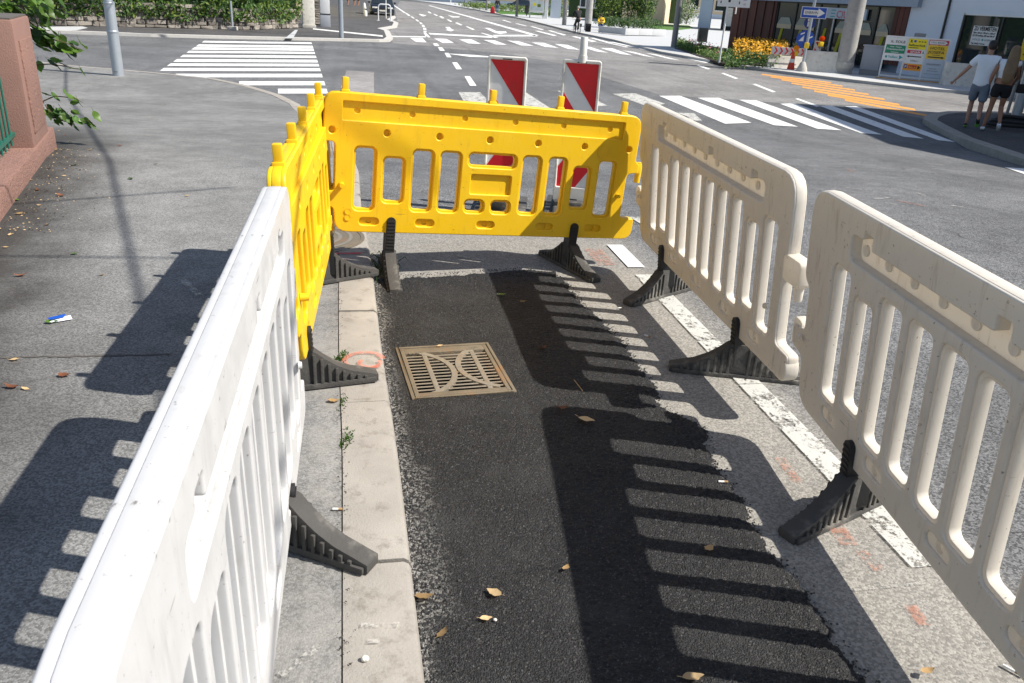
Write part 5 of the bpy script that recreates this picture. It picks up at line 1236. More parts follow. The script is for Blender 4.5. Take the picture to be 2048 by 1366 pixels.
# one-way sign pole
p = at(1602, 148); ep = thing('sign_pole', p, 'grey pole carrying the blue one-way sign and two round blue signs', 'sign', R_(-12)); MB().tube([(0, 0, 0), (0, 0, 4)], .055, 12).build('pole', 'galvanised', ep, True); MB().lathe([(.22, 0), (.2, .18), (.1, .42), (.06, .46)], 14).build('foot', 'concrete', ep, True)
ew = MB().bb(-.42, .50, -.09, -.07, 2.02, 2.42).build('one_way_plate', 'sign_white', ep); MB().bb(-.40, .48, -.096, -.091, 2.04, 2.40).build('blue_field', 'sign_blue', ew)
MB().prism([(-.33, 2.13), (.18, 2.13), (.18, 2.06), (.44, 2.22), (.18, 2.38), (.18, 2.31), (-.33, 2.31)], -.102, -.097).build('arrow', 'sign_white', ew); text('EINBAHN', .15, 'ink', ew, up_at(-.29, -.104, 2.168), width=.46, bold=0)
for z_, r_, nm in ((1.86, .22, 'upper'), (1.27, .33, 'lower')):
    sg = MB().lathe([(r_, .0), (r_, .012)], 28, (-.08 if nm == 'lower' else -.02, .062, z_), Matrix.Rotation(R_(90), 3, 'X')).build('round_sign', 'sign_blue' if nm == 'lower' else 'sign_navy', ep, True)
    x0 = -.08 if nm == 'lower' else -.02
    if nm == 'lower':
        MB().prism([(x0 - .24, z_ - .08), (x0 - .06, z_ - .08), (x0 - .06, z_ + .14)], .044, .049).build('arrow_head', 'sign_white', sg); MB().prism([(x0 + .08, z_ + .0), (x0 + .25, z_ + .08), (x0 + .25, z_ + .13), (x0 + .08, z_ + .06)], .044, .049).build('arrow_bar', 'sign_white', sg); MB().prism([(x0 - .2, z_ + .14), (x0 - .06, z_ + .2), (x0 - .06, z_ + .25), (x0 - .2, z_ + .19)], .044, .049).build('arrow_bar', 'sign_white', sg)
    else:
        MB().prism(circ(x0 - .05, z_ + .1, .05, 12), .044, .049).build('figure', 'sign_white', sg); MB().prism([(x0 - .09, z_ - .14), (x0 - .02, z_ - .14), (x0 - .0, z_ + .04), (x0 - .08, z_ + .04)], .044, .049).build('figure', 'sign_white', sg)
MB().bb(-.09, .09, -.1, -.055, .95, 1.15).build('yellow_tag', 'lamp_yellow', ep, True, .02)
# bus stop sign
p = at(1438, 126, .1); bs = thing('bus_stop_sign', p, 'white bus stop sign panel on a thin pole over the flower bed', 'sign', R_(-10)); MB().tube([(0, 0, 0), (0, 0, 3.2)], .04, 10).build('pole', 'white_metal', bs, True); MB().tube([(.35, 0, 1.9), (.35, 0, 3.2)], .03, 8).build('pole', 'white_metal', bs, True)
MB().bb(-.42, .86, -.09, -.05, 2.15, 3.3).build('panel', 'sign_white', bs)
for x in (-.30, .42):
    for z_ in (2.27, 2.43, 2.59): MB().bb(x, x + .04, -.096, -.092, z_, z_ + .09).build('dash_mark', 'ink', bs)
MB().bb(0, .09, -.096, -.092, 2.32, 2.75).build('road_mark', 'ink', bs); MB().lathe([(.20, 0), (.20, .006)], 24, (.64, -.091, 2.62), Matrix.Rotation(R_(90), 3, 'X')).build('blue_disc', 'sign_blue', bs, True); MB().bb(.51, .77, -.102, -.098, 2.56, 2.68).build('bus_figure', 'sign_white', bs); text('60', .1, 'ink_grey', bs, up_at(.6, -.094, 2.24))
# traffic signal box hanging at the top edge
p = at(1602, 148); MB()
# grey cabinet and advertising boards
p = at(1750, 158); gc_ = thing('switch_cabinet', (p.x - .1, p.y + .5, p.z), 'grey steel switch cabinet left of the advertising boards', 'cabinet', R_(-28)); MB().bb(-.34, .34, -.2, .2, .3, 1.15).build('body', 'cabinet', gc_, True, .01); MB().bb(-.34, .34, -.19, .19, 0, .296).build('plinth', 'ink_grey', gc_); MB().bb(-.38, .38, -.24, .24, 1.15, 1.2).build('lid', 'cabinet', gc_, True, .01)
B0_, B1_ = at(1755, 161), at(1878, 172); bd = (B1_ - B0_); bd.z = 0; bw = bd.length; bd.normalize()
ad = thing('advertising_stand', B0_, 'white metal stand with advertising boards for hotels and shops', 'advertising stand', math.atan2(bd.y, bd.x))
def bz(u, v): s_, z_ = onplane(u, v, (B0_.x, B0_.y), bd); return s_, z_ - B0_.z
ht = bz(1785, 73)[1]; cols = [0, bw * .345, bw * .665, bw]; c_w = bw / 3
for x in cols: MB().bb(x - .025, x + .025, -.03, .03, .08, ht).build('upright', 'white_metal', ad)
for z_ in (.2, ht): MB().bb(-.025, bw + .025, -.035, .035, z_ - .02, z_ + .03).build('rail', 'white_metal', ad)
MB().bb(-.1, bw + .12, -.08, .08, 0, .13).build('timber', 'timber_yellow', ad, True, .01)
MB().bb(bw * .42, bw * .6, .06, .3, ht + .05, ht + .17).build('hood', 'ink_grey', ad)
def adv(col, f0, f1, mt_, items, lb):
    x0, x1 = cols[col] + .03, cols[col + 1] - .03; z1 = .25 + (ht - .27) * f1; z0 = .25 + (ht - .27) * f0
    o = MB().bb(x0, x1, -.055, -.04, z0 + .004, z1 - .004).build('board', mt_, ad, label=lb); w_ = x1 - x0; h_ = z1 - z0
    for it in items:
        if it[0] == 't': _, s_, fx, fz, fw_, fh, m_ = it; text(s_, h_ * fh * 1.35, m_, o, up_at(x0 + w_ * fx, -.0585, z0 + h_ * fz), width=w_ * fw_, bold=.0015)
        elif it[0] == 'r': _, fx0, fz0, fx1, fz1, m_ = it; MB().bb(x0 + w_ * fx0, x0 + w_ * fx1, -.0575, -.0555, z0 + h_ * fz0, z0 + h_ * fz1).build('printed_block', m_, o)
        else: _, poly, m_ = it; MB().prism([(x0 + w_ * a_, z0 + h_ * b_) for a_, b_ in poly], -.0585, -.0555).build('printed_shape', m_, o)
arL = lambda y_, t_=.05: [(.06, y_), (.2, y_ + 2.2 * t_), (.2, y_ + t_), (.86, y_ + t_), (.86, y_ - t_), (.2, y_ - t_), (.2, y_ - 2.2 * t_)]
arR = lambda y_, t_=.04: [(.94, y_), (.8, y_ + 2.2 * t_), (.8, y_ + t_), (.1, y_ + t_), (.1, y_ - t_), (.8, y_ - t_), (.8, y_ - 2.2 * t_)]
adv(0, .80, 1, 'sign_white', [('t', 'IL SOLE', .2, .3, .72, .34, 'ink')], 'white board reading IL SOLE')
adv(0, .58, .80, 'sign_green', [('t', 'Hotel - Pension', .2, .72, .6, .15, 'sign_white'), ('t', 'Frauenschuh', .06, .38, .88, .26, 'sign_white'), ('r', .3, .1, .7, .16, 'sign_white')], 'green board reading Frauenschuh')
adv(0, .38, .58, 'sign_white', [('t', 'Vaillant', .22, .35, .5, .36, 'sign_teal'), ('p', [(.78, .2), (.97, .5), (.78, .8)], 'sign_teal'), ('r', .06, .35, .17, .65, 'sign_teal')], 'white board reading Vaillant')
adv(1, .72, 1, 'sign_lemon', [('p', [(.08, .62), (.12, .62), (.22, .88), (.18, .88)], 'ink'), ('p', [(.18, .62), (.22, .62), (.12, .88), (.08, .88)], 'ink'), ('r', .28, .66, .42, .86, 'sign_blue'), ('r', .54, .7, .64, .78, 'ink'), ('r', .69, .7, .79, .78, 'ink'), ('r', .84, .7, .94, .78, 'ink'), ('t', 'Raiffeisenbank', .05, .3, .9, .2, 'ink'), ('r', .06, .12, .6, .18, 'ink')], 'yellow board reading Raiffeisenbank')
adv(1, .34, .72, 'sign_white', [('r', .04, .72, .8, .94, 'sign_crimson'), ('t', 'SPAR', .2, .76, .56, .13, 'sign_white'), ('p', [(.86, .74), (.96, .74), (.91, .94)], 'sign_green'), ('p', arL(.5, .035), 'ink'), ('t', '100m', .28, .14, .4, .14, 'ink_grey')], 'white board reading SPAR 100m with arrow')
adv(1, .15, .34, 'sign_orange', [('r', .04, .3, .22, .85, 'sign_navy'), ('t', 'P', .08, .38, .1, .36, 'sign_white'), ('r', .28, .28, .74, .78, 'sign_crimson'), ('t', 'BILLA', .32, .36, .38, .26, 'sign_yellow'), ('p', [(.79, .2), (.97, .5), (.79, .82)], 'ink')], 'orange board reading P BILLA')
adv(2, .87, 1, 'sign_crimson', [('p', [(.04, .14), (.82, .14), (.95, .5), (.82, .86), (.04, .86)], 'sign_white'), ('t', 'STIEGL', .1, .36, .3, .3, 'ink_grey'), ('t', 'BRAUWELT', .44, .36, .38, .3, 'ink')], 'white arrow board with red border')
adv(2, .50, .87, 'sign_yellow', [('t', 'HOTEL', .12, .68, .76, .2, 'ink'), ('t', 'JOSEFA', .08, .40, .84, .2, 'ink'), ('r', .3, .28, .7, .31, 'ink'), ('p', arR(.14), 'ink')], 'yellow board reading HOTEL JOSEFA')
adv(2, .0, .50, 'sign_grey', [('t', 'STRASSERWIRT', .12, .68, .74, .09, 'ink_grey'), ('r', .3, .48, .7, .51, 'ink_grey'), ('r', .22, .36, .78, .39, 'ink_grey'), ('r', .1, .2, .9, .22, 'ink_grey')], 'pale grey board with small lettering')
# rubble and bars beside the mast
p = at(1710, 160); rub = MB(); r6 = random.Random(4)
for k_ in range(40): q = at(1712 + r6.uniform(-20, 24), 158 + r6.uniform(-3, 5)); rub.ball((q.x, q.y, q.z + .03), r6.uniform(.03, .08), 6, 4, (1, .8, .6))
tag(rub.build('rubble', 'stone'), 'heap of small rubble between the mast and the advertising boards', None, None, 'stuff')
tag(MB().tube([at(1728, 160), at(1738, 148, .1), at(1739, 137, .3) + Vector((0, 0, .0))], .025, 6).build('steel_bar', 'cable_black', None, True), 'bent dark steel bar sticking out of the rubble', 'bar')
tag(MB().box(tuple(at(1630, 153) + Vector((.3, 0, .04))), (1.9, .12, .06), Matrix.Rotation(R_(-10), 3, 'Z')).build('steel_beam', 'cable_black'), 'dark flat beam lying at the foot of the concrete block', 'beam')
# pole with pedestrian signs at the right edge, hoses
p = at(2018, 246, .1); yp = thing('sign_pole', p, 'stout grey pole with yellow pedestrian detour signs at the right edge', 'sign', R_(-20)); MB().tube([(.1, 0, 0), (.1, 0, 1.3)], .11, 14).build('socket', 'galvanised', yp, True); MB().lathe([(.11, 1.28), (.12, 1.29), (.12, 1.33), (.11, 1.34)], 14, (.1, 0, 0)).build('collar', 'galvanised', yp, True); MB().tube([(-.12, -.1, 0), (-.06, -.1, 3)], .035, 8).build('slim_pole', 'grey_post', yp, True); MB().tube([(.1, 0, 1.3), (.1, 0, 5)], .07, 12).build('pole', 'galvanised', yp, True)
for z_, s_ in ((1.9, 'FUSSGÄNGER'), (1.38, 'FUSSGÄNGER')):
    o = MB().bb(-.22, .62, -.16, -.14, z_, z_ + .46).build('yellow_sign', 'sign_yellow', yp, label='yellow sign with black arrow pointing left'); text(s_, .13, 'ink', o, up_at(-.18, -.164, z_ + .28), width=.76, bold=.002); MB().prism([(-.16, z_ + .13), (-.02, z_ + .22), (-.02, z_ + .16), (.3, z_ + .16), (.3, z_ + .1), (-.02, z_ + .1), (-.02, z_ + .04)], -.164, -.161).build('arrow', 'ink', o)
ho = MB(); r7 = random.Random(9)
c = at(2035, 258, .1); tag(MB().tube([(c.x + .75 * math.cos(a * .35) * (1 - .01 * a), c.y + .4 * math.sin(a * .35), c.z + .05 + .004 * a) for a in range(44)], .045, 6).build('hose', 'cable_black', None, True), 'coil of black hose on the island behind the woman', 'hose')
tag(MB().tube([at(1992, 244, .14), at(2005, 240, .14), at(2030, 244, .14), at(2060, 238, .14)], .08, 7).build('hose', 'cable_black', None, True), 'straight thick black hose lying behind the coil', 'hose')
# far bus shelter with poster, bins, post
p = at(1072, 36, .1); bh = thing('bus_shelter', p, 'bus shelter with lit poster panel on the far right pavement', 'bus shelter', R_(-8))
pp = MB().bb(-.75, .8, -.1, .1, .55, 2.6).build('poster_case', 'white_metal', bh, True, .02); MB().bb(-.65, .7, -.13, -.105, .75, 2.5).build('poster', 'poster_art', pp)
for x, z_, m_ in ((-.4, 1.2, 'sign_lemon'), (.3, 1.8, 'sign_orange'), (-.2, 1.9, 'sign_blue'), (.1, 1.1, 'foliage_light')): MB().bb(x, x + .35, -.135, -.13, z_, z_ + .3).build('poster_print', m_, pp)
for x in (-.7, .75): MB().bb(x - .05, x + .05, -.06, .06, 0, .55).build('leg', 'frame_steel', bh)
MB().bb(.9, 1.25, -.15, .15, 0, 2.7).build('column', 'white_metal', bh, True, .02); MB().bb(1.5, 2.6, .2, .26, .1, 2.7).build('side_pane', 'sign_grey', bh); MB().bb(-3, 3, -.8, 1.4, 2.75, 2.9).build('roof', 'frame_steel', bh); MB().ball((1.0, -.2, 1.95), .12).build('red_button', 'sign_red', bh, True)
p = at(1053, 32, .1); bn = thing('litter_bin', p, 'dark litter bin beside the bus shelter poster', 'bin'); MB().bb(-.22, .22, -.2, .2, .25, 1.25).build('body', 'frame_dark', bn, True, .03); MB().tube([(0, 0, 0), (0, 0, .3)], .05, 8).build('foot', 'frame_dark', bn)
post(901, 9, .08, 4, 'thin pale post far along the right pavement', 'white_metal', dz=.1, name='thin_post')
# out of the picture on the right: the neighbouring house that shades the island, and overhead wires
nb = thing('corner_house', (14.2, 8.6, -.6), 'rendered corner house right of the island, outside the picture', 'building'); MB().bb(0, 14, 0, 12, 0, 7.75).build('wall', 'plaster_beige', nb); MB().bb(-.1, 14.1, -.1, 12.1, 7.75, 7.95).build('roof', 'ink_grey', nb)
def wire(a, b, hz, r, label):
    """overhead wire whose shadow falls from pavement point a to b"""
    k_ = hz / math.tan(SUN_EL); off = Vector((math.cos(SUN_AZ), math.sin(SUN_AZ), 0)) * k_ + Vector((0, 0, hz)); A_, B_ = at(*a, SW) + off, at(*b, SW) + off; d = (B_ - A_)
    tag(MB().tube([A_ - d * 3, A_, B_, B_ + d * 1.2], r, 6).build('overhead_wire', 'cable_black'), label, 'wire')
wire((205, 300), (290, 640), 5.2, .02, 'thick overhead feeder cable above the pavement, outside the picture'); wire((0, 512), (360, 516), 5.2, .012, 'thin overhead cross wire above the pavement, outside the picture'); wire((240, 392), (345, 384), 5.2, .014, 'short overhead wire above the pavement edge, outside the picture')
wire((660, 89), (815, 97), 6, .05, 'overhead contact wire crossing the street, outside the picture')
# ------------------------------------------------------------------ people
def skin(name, chains, mt_, parent, sub=2, root=0):
    """chains: list of lists of (x,y,z,r[,ry]); equal points are joined -> one continuous surface"""
    V_ = []; E_ = []; Rr = []; key = {}
    for ch in chains:
        prev = None
        for q in ch:
            k_ = (round(q[0], 4), round(q[1], 4), round(q[2], 4))
            if k_ not in key: key[k_] = len(V_); V_.append(q[:3]); Rr.append((q[3], q[4] if len(q) > 4 else q[3]))
            if prev is not None and prev != key[k_]: E_.append((prev, key[k_]))
            prev = key[k_]
    me = bpy.data.meshes.new(name); me.from_pydata(V_, E_, []); o = bpy.data.objects.new('tmp', me)
    md = o.modifiers.new('s', 'SKIN'); md.use_smooth_shade = True
    for i, sv_ in enumerate(me.skin_vertices[0].data): sv_.radius = Rr[i]; sv_.use_root = (i == root)
    sb = o.modifiers.new('d', 'SUBSURF'); sb.levels = sb.render_levels = sub
    m2 = from_temp(o); m2.name = name; m2.materials.clear(); m2.materials.append(MATS[mt_])
    for p_ in m2.polygons: p_.use_smooth = True
    return obj(name, m2, parent)
def hand(P, d, mt_, parent, s_=1.0, side=1):
    """palm, four unequal bent fingers and a thumb leaving the side of the palm; d = direction of the arm"""
    P, d = Vector(P), Vector(d).normalized(); x = d.cross(Vector((0, 1, 0))).normalized(); y = x.cross(d)
    for i in range(4):
        b_ = P + d * .075 * s_ + x * (.024 - .016 * i) * s_; ln = (.07, .078, .073, .058)[i] * s_
        skin('finger', [[(*b_, .009), (*(b_ + d * ln * .5 + y * .006), .0085), (*(b_ + d * ln + y * .022), .0075)]], mt_, parent, 1)
    t_ = P + d * .02 * s_ + x * .032 * s_; skin('finger', [[(*t_, .011), (*(t_ + d * .03 + x * .018), .0105), (*(t_ + d * .062 + x * .024), .009)]], mt_, parent, 1)
def person(p, rz, label, J, mats, extra=None, scale=1.0, group=None):
    """J: joints in metres, local x right, y forward (away from the viewer), z up"""
    r = thing('person', p, label, 'person', rz, group); r.scale = (scale,) * 3
    sk = mats['skin']; P_, C_, N_, H_ = J['pelvis'], J['chest'], J['neck'], J['head']
    body = [[(*P_, .13, .10), (*[(a + b) / 2 for a, b in zip(P_, C_)], .12, .09), (*C_, .15, .10), (*N_, .055), (*[n_ + (h_ - n_) * .55 for n_, h_ in zip(N_, H_)], .055), (H_[0], H_[1] + .01, H_[2] - .05, .07, .085), (*H_, .078, .098), (H_[0], H_[1], H_[2] + .085, .05, .06)]]
    for s_ in 'lr':
        S_, E__, W_ = J['sho_' + s_], J['elb_' + s_], J['wri_' + s_]; K_, A_, T_ = J['kne_' + s_], J['ank_' + s_], J['toe_' + s_]; Hp = J['hip_' + s_]
        hd = Vector(W_) + (Vector(W_) - Vector(E__)).normalized() * .085
        body.append([(*C_, .15, .10), (*S_, .058), (*[(a + b) / 2 for a, b in zip(S_, E__)], .047), (*E__, .04), (*[(a * .65 + b * .35) for a, b in zip(E__, W_)], .04), (*W_, .026), (*hd, .034, .018)])
        body.append([(*P_, .13, .10), (*Hp, .088), (*[(a * .5 + b * .5) for a, b in zip(Hp, K_)], .072), (*K_, .052), (*[(a * .68 + b * .32) for a, b in zip(K_, A_)], .055), (*A_, .034), (*T_, .036, .028)])
    skin('body', body, sk, r)
    for s_ in 'lr': hand(J['wri_' + s_], Vector(J['wri_' + s_]) - Vector(J['elb_' + s_]), sk, r)
    for sx in (-1, 1): MB().ball((H_[0] + sx * .082, H_[1], H_[2] - .015), .03, 8, 6, (.4, .7, 1)).build('ear', sk, r, True)
    # face on the far side of the head: nose, eyes, mouth
    MB().ball((H_[0], H_[1] + .1, H_[2] - .02), .02, 8, 6, (.8, 1, 1.5)).build('nose', sk, r, True)
    for sx in (-1, 1): MB().ball((H_[0] + sx * .032, H_[1] + .088, H_[2] + .015), .012).build('eye', 'sign_white', r, True)
    MB().ball((H_[0], H_[1] + .088, H_[2] - .06), .022, 8, 6, (1, .4, .35)).build('mouth', 'sign_red', r, True)
    if extra: extra(r, J)
    return r
def shirt(r, J, mt_, sleeve=.5, fat=1.12, low=-.02, mt2=None):
    P_, C_, N_ = J['pelvis'], J['chest'], J['neck']; top = [N_[i] + (C_[i] - N_[i]) * .25 for i in range(3)]; bot = (P_[0], P_[1], P_[2] + low)
    ch = [[(*bot, .165 * fat, .115 * fat), (*[(a + b) / 2 for a, b in zip(P_, C_)], .150 * fat, .112 * fat), (*C_, .168 * fat, .118 * fat), (*top, .075)]]
    for s_ in 'lr':
        S_, E__, W_ = (Vector(J[k_ + s_]) for k_ in ('sho_', 'elb_', 'wri_'))
        e1 = S_.lerp(E__, min(sleeve, 1)); c_ = [(*C_, .168 * fat, .118 * fat), (*S_, .075 * fat), (*e1, .066 * fat)]
        if sleeve > 1: c_ += [(*E__.lerp(W_, .95), .045 * fat)]
        ch.append(c_)
    skin('shirt', ch, mt_, r)
def trousers(r, J, mt_, frac, wid=1.0, hipw=.155):
    """frac: how far down the leg: <1 thigh only, 2 = ankle"""
    P_ = J['pelvis']; ch = [[(P_[0], P_[1], P_[2] + .08, hipw * .93, .115), (*P_, hipw, .125)]]
    for s_ in 'lr':
        H_, K_, A_ = (Vector(J[k_ + s_]) for k_ in ('hip_', 'kne_', 'ank_')); c_ = [(*P_, hipw, .125), (*H_.lerp(K_, .15), .105 * wid)]
        if frac <= 1: c_ += [(*H_.lerp(K_, frac * .6), .096 * wid), (*H_.lerp(K_, frac), .088 * wid)]
        else: c_ += [(*H_.lerp(K_, .6), .085 * wid), (*K_, .066 * wid), (*K_.lerp(A_, .9), .052 * wid)]
        ch.append(c_)
    skin('trousers', ch, mt_, r)
def shoes(r, J, mt_, mt2=None):
    for s_ in 'lr':
        A_, T_ = Vector(J['ank_' + s_]), Vector(J['toe_' + s_]); hl = A_ + (A_ - T_) * .22 + Vector((0, 0, -.045)); o = skin('shoe', [[(*(A_ + Vector((0, 0, .01))), .042), (*(A_ + Vector((0, 0, -.045))), .044), (*(A_.lerp(T_, .5) + Vector((0, 0, -.02))), .045, .04), (*(T_ + Vector((0, 0, -.005))), .042, .03)], [(*(A_ + Vector((0, 0, -.045))), .044), (*hl, .038)]], mt_, r, 1)
        if mt2: skin('sole', [[(*(hl + Vector((0, 0, -.025))), .036, .016), (*(A_.lerp(T_, .6) + Vector((0, 0, -.055))), .042, .016), (*(T_ + Vector((0, 0, -.03))), .034, .014)]], mt2, o, 1)
def hair_short(r, J, mt_):
    H_ = J['head']; skin('hair', [[(H_[0], H_[1] - .055, H_[2] - .075, .07, .05), (H_[0], H_[1] - .045, H_[2] - .01, .092, .075), (H_[0], H_[1] - .02, H_[2] + .05, .098, .1), (H_[0], H_[1] + .015, H_[2] + .105, .075, .085)]], mt_, r, 2)
def hair_long(r, J, mt_):
    H_ = J['head']; skin('hair', [[(H_[0], H_[1] + .0, H_[2] + .1, .06, .07), (H_[0], H_[1] - .02, H_[2] + .04, .098, .105), (H_[0], H_[1] - .05, H_[2] - .1, .115, .09), (H_[0] - .01, H_[1] - .13, H_[2] - .24, .125, .06), (H_[0] - .02, H_[1] - .18, H_[2] - .42, .13, .045), (H_[0] - .03, H_[1] - .185, H_[2] - .58, .105, .035), (H_[0] - .035, H_[1] - .18, H_[2] - .65, .08, .025)]], mt_, r, 2)
def joints(**kw):
    J = dict(pelvis=(0, 0, .95), chest=(0, .01, 1.32), neck=(0, 0, 1.50), head=(0, .02, 1.66), sho_l=(-.185, 0, 1.42), elb_l=(-.27, -.01, 1.13), wri_l=(-.29, .08, .88), sho_r=(.185, 0, 1.42), elb_r=(.27, -.01, 1.13), wri_r=(.29, .08, .88),
             hip_l=(-.09, 0, .90), kne_l=(-.1, .04, .50), ank_l=(-.1, -.02, .09), toe_l=(-.11, .13, .035), hip_r=(.09, 0, .90), kne_r=(.1, .04, .50), ank_r=(.1, -.02, .09), toe_r=(.11, .13, .035)); J.update(kw); return J
# walking couple on the island, seen from behind
p = at(1920, 256, .1)
Jm = joints(chest=(.0, .03, 1.33), head=(.02, .06, 1.67), neck=(.01, .03, 1.51), elb_l=(-.36, .05, 1.16), wri_l=(-.50, .16, .96), elb_r=(.28, .0, 1.14), wri_r=(.27, .06, .86), kne_l=(-.08, .22, .52), ank_l=(-.08, .14, .10), toe_l=(-.09, .29, .05), kne_r=(.1, .02, .50), ank_r=(.1, -.30, .24), toe_r=(.11, -.22, .09))
def man_(r, J):
    shirt(r, J, 'cloth_white', .62, 1.18, -.13); trousers(r, J, 'denim_grey', .92, 1.08); shoes(r, J, 'ink', 'shoe_green'); hair_short(r, J, 'hair_dark')
person((p.x + .2, p.y, p.z), R_(-25), 'man in white T-shirt and grey denim shorts walking away', Jm, {'skin': 'skin'}, man_)
p = at(1972, 262, .1)
Jw = joints(chest=(.02, .02, 1.30), head=(.06, .04, 1.62), neck=(.04, .02, 1.46), sho_l=(-.15, 0, 1.38), sho_r=(.18, 0, 1.38), elb_l=(-.23, .0, 1.12), wri_l=(-.26, .06, .88), elb_r=(.24, .05, 1.13), wri_r=(.2, .22, 1.0), kne_l=(-.1, .08, .50), ank_l=(-.14, .02, .09), toe_l=(-.15, .18, .04), kne_r=(.09, .12, .50), ank_r=(.12, -.18, .2), toe_r=(.13, -.1, .06))
def woman_(r, J):
    shirt(r, J, 'cloth_white', .3, 1.08, -.03); trousers(r, J, 'cloth_black', .55, 1.12, .165); shoes(r, J, 'cloth_white', 'concrete'); hair_long(r, J, 'hair_blonde')
person((p.x + .08, p.y, p.z), R_(-25), 'woman with long fair hair, black shorts and white shoes walking away', Jw, {'skin': 'skin_tan'}, woman_)
p_w = p
b_ = thing('handbag', (p.x + .44, p.y - .12, p.z + .9), 'small black handbag hanging at the woman\'s right hip', 'bag'); MB().box((0, 0, 0), (.24, .1, .18)).build('body', 'cloth_black', b_, True, .03); MB().tube([(-.1, 0, .08), (-.17, 0, .45), (-.22, .0, .56)], .008, 6).build('strap', 'cloth_black', b_, True)
# cyclist
def bicycle(p, rz, label, col, group=None):
    """local y forward"""
    r = thing('bicycle', p, label, 'bicycle', rz, group)
    for y_ in (-.52, .55):
        ty = MB(); ty.tube([(0, y_ + .33 * math.cos(a * math.pi / 12), .35 + .33 * math.sin(a * math.pi / 12)) for a in range(25)], .02, 6, False); wh = ty.build('wheel', 'tyre', r, True)
        sp_ = MB()
        for a in range(8): sp_.tube([(0, y_, .35), (0, y_ + .32 * math.cos(a * math.pi / 4), .35 + .32 * math.sin(a * math.pi / 4))], .004, 4)
        sp_.build('spokes', 'chrome', wh)
    fr = MB()
    for a, b in (((0, -.52, .35), (0, -.05, .3)), ((0, -.05, .3), (0, -.2, .85)), ((0, -.2, .82), (0, .42, .85)), ((0, -.05, .3), (0, .44, .78)), ((0, -.52, .35), (0, -.18, .78)), ((0, .55, .35), (0, .4, .95))): fr.tube([a, b], .018, 6)
    fr.build('frame', col, r, True); MB().tube([(-.28, .34, 1.04), (-.1, .43, 1.02), (.1, .43, 1.02), (.28, .34, 1.04)], .014, 6).build('handlebar', 'frame_dark', r, True)
    MB().ball((0, -.22, .92), .12, 8, 6, (.7, 1.1, .35)).build('saddle', 'rubber_black', r, True); MB().tube([(0, -.05, .3), (.12, -.02, .16), (.2, -.02, .16)], .012, 5).build('crank', 'chrome', r); MB().bb(-.07, .07, -.86, -.84, .5, .7).build('mudguard', 'frame_dark', r)
    return r
p = at(1153, 68); rzc = R_(14)
bicycle(p, rzc, 'bicycle ridden by the person in the dark jacket', 'frame_dark')
Jc = joints(pelvis=(0, -.22, .99), chest=(0, .03, 1.36), neck=(0, .1, 1.53), head=(.02, .17, 1.67), sho_l=(-.18, .05, 1.45), sho_r=(.18, .05, 1.45), elb_l=(-.28, .18, 1.22), elb_r=(.28, .18, 1.22), wri_l=(-.26, .32, 1.08), wri_r=(.26, .32, 1.08), hip_l=(-.1, -.2, .95), hip_r=(.1, -.2, .95), kne_l=(-.12, .12, .60), ank_l=(-.12, -.04, .2), toe_l=(-.12, .1, .15), kne_r=(.12, .18, .78), ank_r=(.12, .02, .42), toe_r=(.12, .16, .37))
def cyc_(r, J): shirt(r, J, 'cloth_black', 2, 1.2, .0); trousers(r, J, 'cloth_black', 2, 1.1); shoes(r, J, 'cloth_black'); hair_short(r, J, 'hair_grey')
person(p, rzc, 'cyclist in dark jacket and dark trousers riding away along the kerb', Jc, {'skin': 'skin'}, cyc_)
# seated person in yellow
p = at(1197, 65, .1)
Js = joints(pelvis=(0, .1, .52), chest=(-.02, -.06, .86), neck=(-.04, -.12, 1.03), head=(-.06, -.16, 1.17), sho_l=(-.2, -.1, .95), sho_r=(.16, -.08, .95), elb_l=(-.24, -.22, .72), elb_r=(.2, -.22, .72), wri_l=(-.1, -.38, .72), wri_r=(.02, -.38, .74), hip_l=(-.09, .05, .5), hip_r=(.09, .05, .5), kne_l=(-.14, -.38, .5), kne_r=(.1, -.38, .5), ank_l=(-.16, -.42, .09), ank_r=(.08, -.46, .09), toe_l=(-.17, -.56, .04), toe_r=(.08, -.6, .04))
def sea_(r, J): shirt(r, J, 'cloth_yellow', 2, 1.15, .02); trousers(r, J, 'denim_blue', 2, 1.05); shoes(r, J, 'cloth_white'); hair_short(r, J, 'hair_dark')
ps = person((p.x + .1, p.y + .1, p.z - .02), R_(8), 'seated person in yellow jacket and blue jeans on the planter wall', Js, {'skin': 'skin'}, sea_)
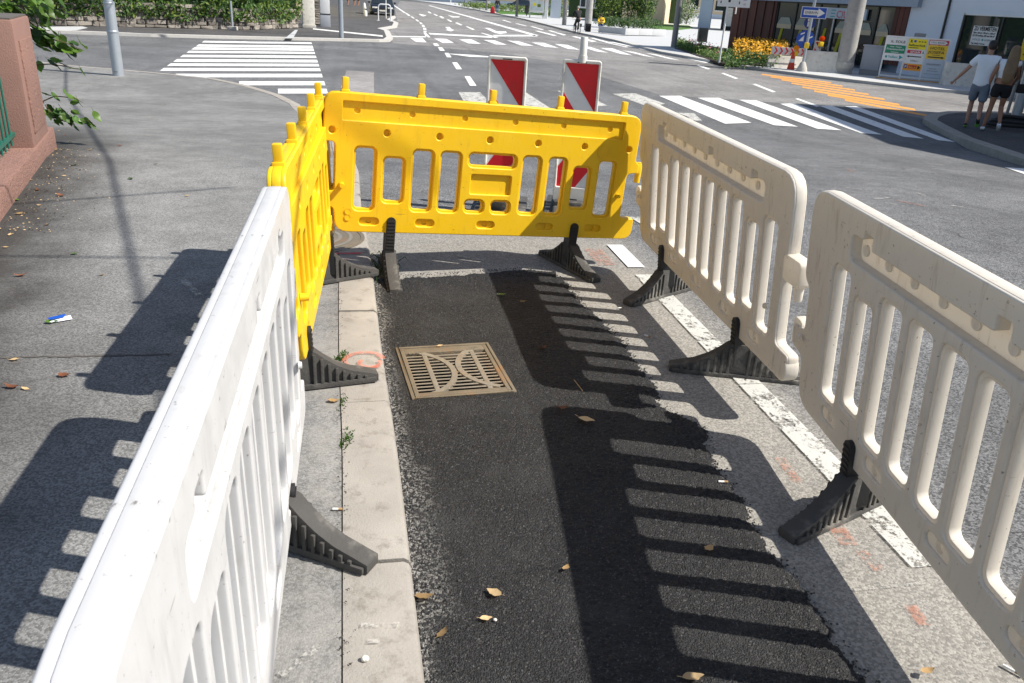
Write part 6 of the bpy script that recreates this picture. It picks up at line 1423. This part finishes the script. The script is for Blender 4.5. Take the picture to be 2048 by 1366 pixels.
b_ = thing('rucksack', (p.x - .75, p.y + .25, p.z), 'black rucksack standing beside the seated person', 'bag'); MB().bb(-.2, .2, -.14, .14, 0, .55).build('body', 'cloth_black', b_, True, .06); MB().bb(-.15, .15, -.2, -.13, .05, .3).build('pocket', 'cloth_black', b_, True, .03)
# person with red bag, far pedestrians
p = at(994, 27, .1)
def ped(top, bot, hr, frac=2, sl=2):
    def f(r, J): shirt(r, J, top, sl, 1.1); trousers(r, J, bot, frac); shoes(r, J, 'cloth_black'); hair_short(r, J, hr)
    return f
person(p, R_(20), 'far pedestrian in black top and blue jeans on the right pavement', joints(), {'skin': 'skin'}, ped('cloth_black', 'denim_blue', 'hair_dark'))
b_ = thing('red_bag', (p.x - .55, p.y, p.z), 'red bag standing beside the far pedestrian', 'bag'); MB().prism([(-.3, 0), (.3, 0), (.2, .6), (.05, .75), (-.15, .7)], -.15, .15).build('body', 'cloth_red', b_, True, .04); MB().tube([(-.1, 0, .7), (-.05, 0, .85), (.05, 0, .72)], .02, 6).build('handle', 'cloth_red', b_)
for i, (u, v, tp, lb) in enumerate(((697, 11, 'cloth_red', 'leftmost of three far pedestrians on the left pavement'), (710, 12, 'cloth_white', 'middle one of three far pedestrians on the left pavement'), (718, 12, 'cloth_black', 'rightmost of three far pedestrians on the left pavement'))):
    p = at(u, v, .1); person(p, R_(160), lb, joints(kne_l=(-.1, .14, .52), ank_l=(-.1, .2, .1), toe_l=(-.1, .34, .05)), {'skin': 'skin'}, ped(tp, 'cloth_black', 'hair_dark', .9, .5))
# parked bicycles in front of the shop
for i, (u, v, lb) in enumerate(((1572, 113, 'dark parked bicycle among the yellow flowers'), (1600, 116, 'dark parked bicycle behind the round blue signs'))):
    q = at(u, v, .1); bicycle((q.x, q.y, q.z), R_(-65 + 12 * i), lb, 'cable_black')
q = at(1585, 112, .1); bk = thing('bike_rack', q, 'steel bicycle rack in front of the shop windows', 'bike rack', R_(-20)); MB().tube([(-1.2, 0, 0), (-1.2, 0, .75), (1.2, 0, .75), (1.2, 0, 0)], .03, 8).build('hoop', 'white_metal', bk, True)
for o in list(bpy.data.objects):
    if o.type == 'MESH' and not o.data.users: bpy.data.meshes.remove(o.data)
